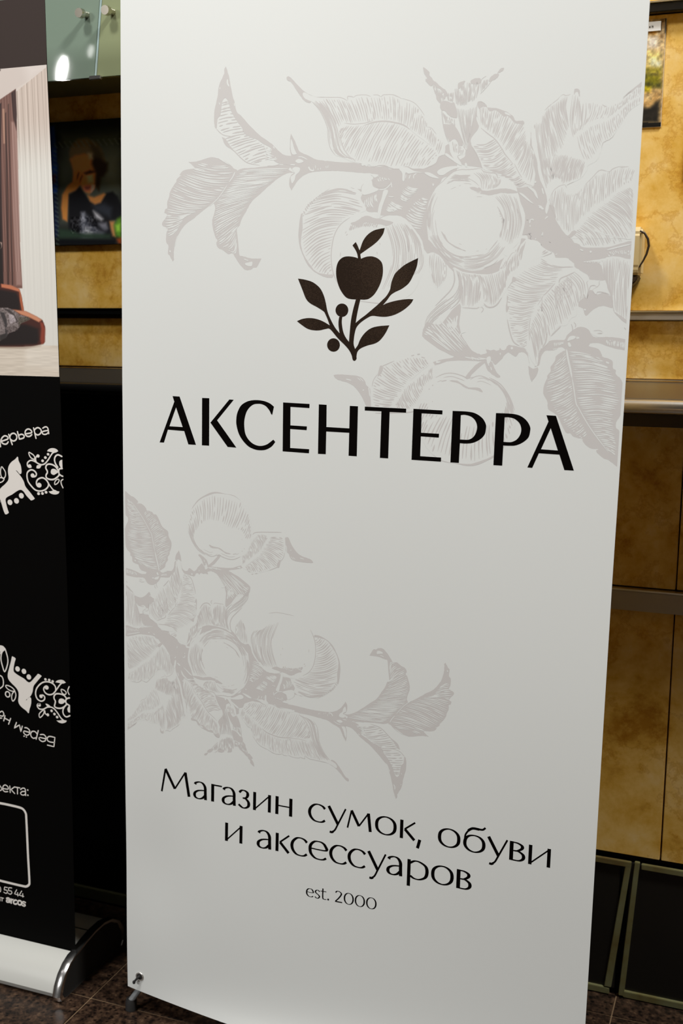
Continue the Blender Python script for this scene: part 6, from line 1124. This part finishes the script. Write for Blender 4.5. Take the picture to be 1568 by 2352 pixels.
for nm, it, clip, extra in (('fruit_branch_print', items, [((793.6, 0, 0), (1, 0, 0))], 0), ('fruit_branch_print', low_items, [((.4, 0, 0), (-1, 0, 0))], 0)):
    a = on_b(print_mesh(nm, it, (0,), on_banner, .00002, M['ink'], None, clip))
    for k, (lv, mt_) in enumerate((((1,), 'cloth'), ((2,), 'ink'), ((3,), 'cloth'))):
        c = print_mesh(['leaf_and_fruit_ground', 'engraved_lines', 'highlight_lines'][k], it, lv, on_banner, .000045+.000025*k, M[mt_], None, clip)
        c['kind'] = 'stuff'; c.parent = a; c.matrix_parent_inverse = Matrix.Identity(4)
li = artwork(LOGO)
# emblem = the shapes before the letters
emb = [x for x in li[:5]]; let = li[5:]
on_b(print_mesh('apple_sprig_emblem', emb, (4,), on_banner, .00013, M['logo_ink'], None))
solid = [g for l, g in let if l == 4]; holes = [g for l, g in let if l == 5]
groups = []
for g in solid:
    cx = sum(p[0] for p in g)/len(g)
    groups.append((cx, g))
groups.sort(key=lambda q: q[0])
# the K is drawn as stem + arms: join neighbours that overlap closely
merged = []
for cx, g in groups:
    if merged and cx-merged[-1][0] < 38 and len(merged) < 3 and len(merged) == 2: merged[-1][1].append(g)
    else: merged.append((cx, [g]))
for cx, gs in merged:
    it = [(4, g) for g in gs]+[(5, h) for h in holes if any(inside([h[0]], g)[0] for g in gs)]
    on_b(print_mesh('headline_letter', it, (4,), on_banner, .00013, M['black_ink'], None))
for x, y, sl, xh, row in TEXT:
    for ch, x0, x1 in row:
        on_b(print_mesh('small_letter', letter(ch, x0, x1, (lambda u: y+sl*(u-x)), xh), (4,), on_banner, .00013, M['black_ink'], None))
# stand behind the cloth
HUB = Vector((-.60, 1.635, .62))
def leg_tube(a, b, r, nm, mt_): return on_b(MB().tube([a, b], r, 14).build(nm, mt_, smooth=True))
on_b(MB().tube([HUB+Vector((0, -.022, 0)), HUB+Vector((0, .022, 0))], .032, 20).build('hub', M['rubber'], smooth=True))
for sx, x in ((-1, -.9965), (1, -.2035)):
    foot = Vector((x, 1.578, .0165)); knee = Vector((x-sx*.016, 1.597, .052))
    on_b(MB().tube([foot+Vector((0, 0, -.016)), foot+Vector((0, 0, -.002)), foot+Vector((0, 0, .004))], [.0105, .0100, .0085], 16).build('rubber_foot', M['rubber'], smooth=True))
    leg_tube(foot, HUB, .0058, 'leg', M['tube_grey'])
leg_tube(HUB, Vector((-.60, 1.80, .012)), .0066, 'leg', M['tube_grey']); on_b(MB().tube([(-.6, 1.80, 0), (-.6, 1.799, .03)], .012, 14).build('rubber_foot', M['rubber'], smooth=True))
for u, v in ((24, 1768), (775, 1768)):
    on_b(MB().tube([HUB, on_banner(u, v)+Vector((0, .012, -.02)), on_banner(u, v)+Vector((0, -.004, 0))], .0028, 10).build('arm', M['rubber'], smooth=True))
def torus(c, R_, r_, a=28, b_=10):
    mb = MB(); n = 0
    for i in range(a):
        t = 2*math.pi*i/a
        for j in range(b_):
            s = 2*math.pi*j/b_; q = R_+r_*math.cos(s)
            mb.v.append((c[0]+q*math.cos(t), c[1]+r_*.55*math.sin(s), c[2]+q*math.sin(t)))
    for i in range(a):
        for j in range(b_): mb.f.append((i*b_+j, ((i+1) % a)*b_+j, ((i+1) % a)*b_+(j+1) % b_, i*b_+(j+1) % b_))
    return mb
for u, v in ((26, 26), (774, 26), (24, 1768), (775, 1768)):
    c = on_banner(u, v, .0012)
    g = on_b(torus(c, .0066, .0014).build('eyelet', M['polished'], smooth=True))
    h = MB().tube([c+Vector((0, -.0002, 0)), c+Vector((0, -.0006, 0))], .0055, 18).build('hole', M['rubber']); on_b(h)
    if v < 100:
        s = -1 if u < 400 else 1
        on_b(MB().tube([c+Vector((0, .002, .001)), c+Vector((s*.001, -.003, .0005)), c+Vector((s*.0045, -.006, -.004)), c+Vector((s*.0075, -.006, -.008))], [.0024, .0024, .0018, .0018], 12).build('hook', M['rubber'], smooth=True))
        q = c+Vector((s*.0078, -.0062, -.0088))
        on_b(MB().tube([q+Vector((0, 0, .0029)), q+Vector((0, 0, .0024)), q, q-Vector((0, 0, .0024)), q-Vector((0, 0, .0029))], [.0004, .0022, .0029, .0022, .0004], 14).build('hook_ball', M['rubber'], smooth=True))

# ------------------------------------------------------------------ left roll-up banner
rs = empty('roll_up_banner', (-1.56, 1.64, 0), 'black roll-up banner with a living room photograph and white horse ornaments', 'banner')
YL = 1.605; XR = -1.1335
EDGE = [(60, 2.9), (73, 2.9), (353, 5.9), (567, 8.3), (765, 9.4), (957, 8.2), (1069, 7.6), (1124, 7.3), (1316, 6.6), (1456, 5.1), (1628, 1.5), (1728, 1.3), (2050, 0)]
def on_left(u, v, lift=0.0): return Vector((XR+u/1000, YL-lift, v/1000))
def sheet(name, v0, v1, x0, lift, mt_, n=30, th=.0006):
    mb = MB(); 
    for s_ in (0, 1):
        for j in range(n+1):
            v = v0+(v1-v0)*j/n; e_ = interp(EDGE, v)
            for u in (x0, e_): p = on_left(u, v, lift); mb.v.append((p.x, p.y+(th if s_ else 0), p.z))
    k = 2*(n+1)
    for j in range(n):
        a = 2*j; mb.f += [(a, a+1, a+3, a+2), (k+a, k+a+2, k+a+3, k+a+1), (a+1, k+a+1, k+a+3, a+3), (a, a+2, k+a+2, k+a)]
    mb.f += [(0, k, k+1, 1), (2*n, 2*n+1, k+2*n+1, k+2*n)]
    o = mb.build(name, mt_); place(o, rs); return o
sheet('cloth', 62, 1735, -850, 0, M['print_black'])
sheet('brown_print', 1629, 1735, -850, .0005, M['panel_brown'], th=.0003)
def room_col(P):
    C = paint(P, PICS['room'], 1); u, v = P[:, 0], P[:, 1]
    r_ = np.random.RandomState(2)
    # pleats of the sheer and of the mauve curtain
    sheer = (C.min(1) > 185) & (v > 1176) & (v < 1628-(6-u)*.57) & (u > -92)
    g = np.clip((1560-v)/110, 0, 1); g = (g*g*(3-2*g))[:, None]
    tone = np.array([206, 190, 178])*(1-g)+np.array([224, 221, 213])*g
    side_ = np.clip((-u-60)/30, 0, 1)[:, None]; tone = tone-side_*np.array([8, 5, 0])*g
    C[sheer] = tone[sheer]
    up = sheer & (v > 1440); C[up] -= (np.clip(np.sin(u*.62+v*.012)-.86, 0, 1)*260*np.clip((v-1440)/80, 0, 1))[up][:, None]
    w_ = sum(a*np.sin(u*f+p) for a, f, p in ((4, .55, 0), (5, .9, 1), (4, 1.7, 2), (3, 2.9, .4)))
    C[sheer] += (w_[sheer]*np.clip((v[sheer]-1150)/300, .25, 1.3)*.9)[:, None]
    mv = (C[:, 0] < 185) & (C[:, 0] > 50) & (v > 1300) & (v < 1600) & (u < -60)
    w2 = sum(a*np.sin((u-(v-1300)*-.012)*f+p) for a, f, p in ((10, 1.1, 0), (8, 2.3, 1), (5, 3.9, 2)))
    C[mv] += w2[mv][:, None]
    fl = (v < 1176) & (C[:, 0] > 195)
    C[fl] += ((vnoise(P*np.array([.12, 1]), 2.2, 5)[fl]-.5)*22)[:, None]
    th = (C[:, 0] > 80) & (C[:, 0] < 180) & (v < 1252) & (v > 1188) & (abs(C[:, 0]-C[:, 2]) < 22)
    C[th] += ((vnoise(P, 1.6, 6)[th]-.5)*60)[:, None]
    return to_lin(C, .98)
o = fine = picture('photo_print', -135, 0, 1124, 1628.5, 1.1, room_col, lambda a, b: (0, 0, 0), None)
# bend the grid so that its right edge follows the sheet edge
n = len(o.data.vertices); nx = max(2, int(135/1.1)+1); nzv = n//nx
for j in range(nzv):
    v = 1124+504.5*j/(nzv-1); e_ = interp(EDGE, v)-.3
    for i in range(nx): o.data.vertices[j*nx+i].co = on_left(-135+(135+e_)*i/(nx-1), v, .0007)
place(o, rs)
place(picture('photo_print', -849, -135, 1124, 1628.5, 4, room_col, lambda a, b: on_left(a, b, .0007), None), rs)
# photo colours were laid in sheet millimetres, so sample again on the bent grid
pm = fine.data
P_ = np.array([((v.co.x-XR)*1000, v.co.z*1000) for v in pm.vertices])
pm = fine.data
pm.color_attributes['print'].data.foreach_set('color', np.c_[room_col(P_), np.ones(len(P_))].astype(np.float32).ravel())
lf = artwork(LEFT)
edge_clip = [((9.0, 0, 0), (1, 0, 0))]
def rng(a, b_): # ornament / text grouping by height on the sheet
    out = []
    for l, g in lf:
        q = (g if isinstance(g, list) else g[0]); c = sum(p[1] for p in q)/len(q)
        if a <= c < b_: out.append((l, g))
    return out
allv = lf
def lp(name, it):
    if it:
        place(print_mesh(name, it, (4,), on_left, .00075, M['white_ink'], None, edge_clip), rs)
        if any(l == 5 for l, g in it): place(print_mesh(name+'_gap', it, (5,), on_left, .0008, M['print_black'], None, edge_clip), rs)
lp('horse_ornament', rng(895, 1008)); lp('arc_lettering', rng(1008, 1100))
lp('horse_ornament', rng(533, 700)); lp('arc_lettering', rng(445, 533))
lp('small_lettering', rng(380, 445)); lp('square_frame_print', rng(235, 380)); lp('small_lettering', rng(100, 235))
# base with chrome end cap
prof = [(1.552, .004), (1.547, .014), (1.5525, .030), (1.563, .046), (1.578, .0585), (1.594, .0655), (1.6035, .0665), (1.6035, .062), (1.6075, .062), (1.6075, .0675), (1.630, .0735), (1.660, .0785), (1.690, .0790), (1.715, .073), (1.738, .058), (1.752, .036), (1.758, .010), (1.752, .002), (1.56, .002)]
place(MB().prism_x(prof, -2.0, -1.1385).build('base', M['base_white'], bevel=0, smooth=True), rs)
place(MB().box(-2.0, -1.139, 1.6585, 1.6600, .0780, .0795).build('lid_seam', M['rubber']), rs)
cp = [(y, z) for y, z in prof if (y, z) not in ((1.6035, .062), (1.6075, .062))]
cy = 1.652; cz = .034
def sc(k, dz=0): return [(cy+(y-cy)*k, max(.0005, cz+(z-cz)*k+dz)) for y, z in cp]
outer = sc(1.05); inner = sc(.965)
mb = MB(); k = len(outer); x0, x1 = -1.1385, -1.1225
for x, pr in ((x0, outer), (x0+.004, sc(1.07)), (x1-.004, sc(1.07)), (x1, outer), (x1, inner), (x1-.003, sc(.95))): mb.v += [(x, y, z) for y, z in pr]
for r_ in range(5):
    for i in range(k): mb.f.append((r_*k+i, r_*k+(i+1) % k, (r_+1)*k+(i+1) % k, (r_+1)*k+i))
mb.f += [tuple(range(k))[::-1], tuple(5*k+i for i in range(k))]
ecap = mb.build('end_cap', M['chrome'], smooth=True); place(ecap, rs)
side = MB().prism_x(sc(.945), x1-.0028, x1-.0012).build('cap_side', M['rubber']); side.parent = ecap; side.matrix_parent_inverse = Matrix.Identity(4)

bpy.context.view_layer.update()
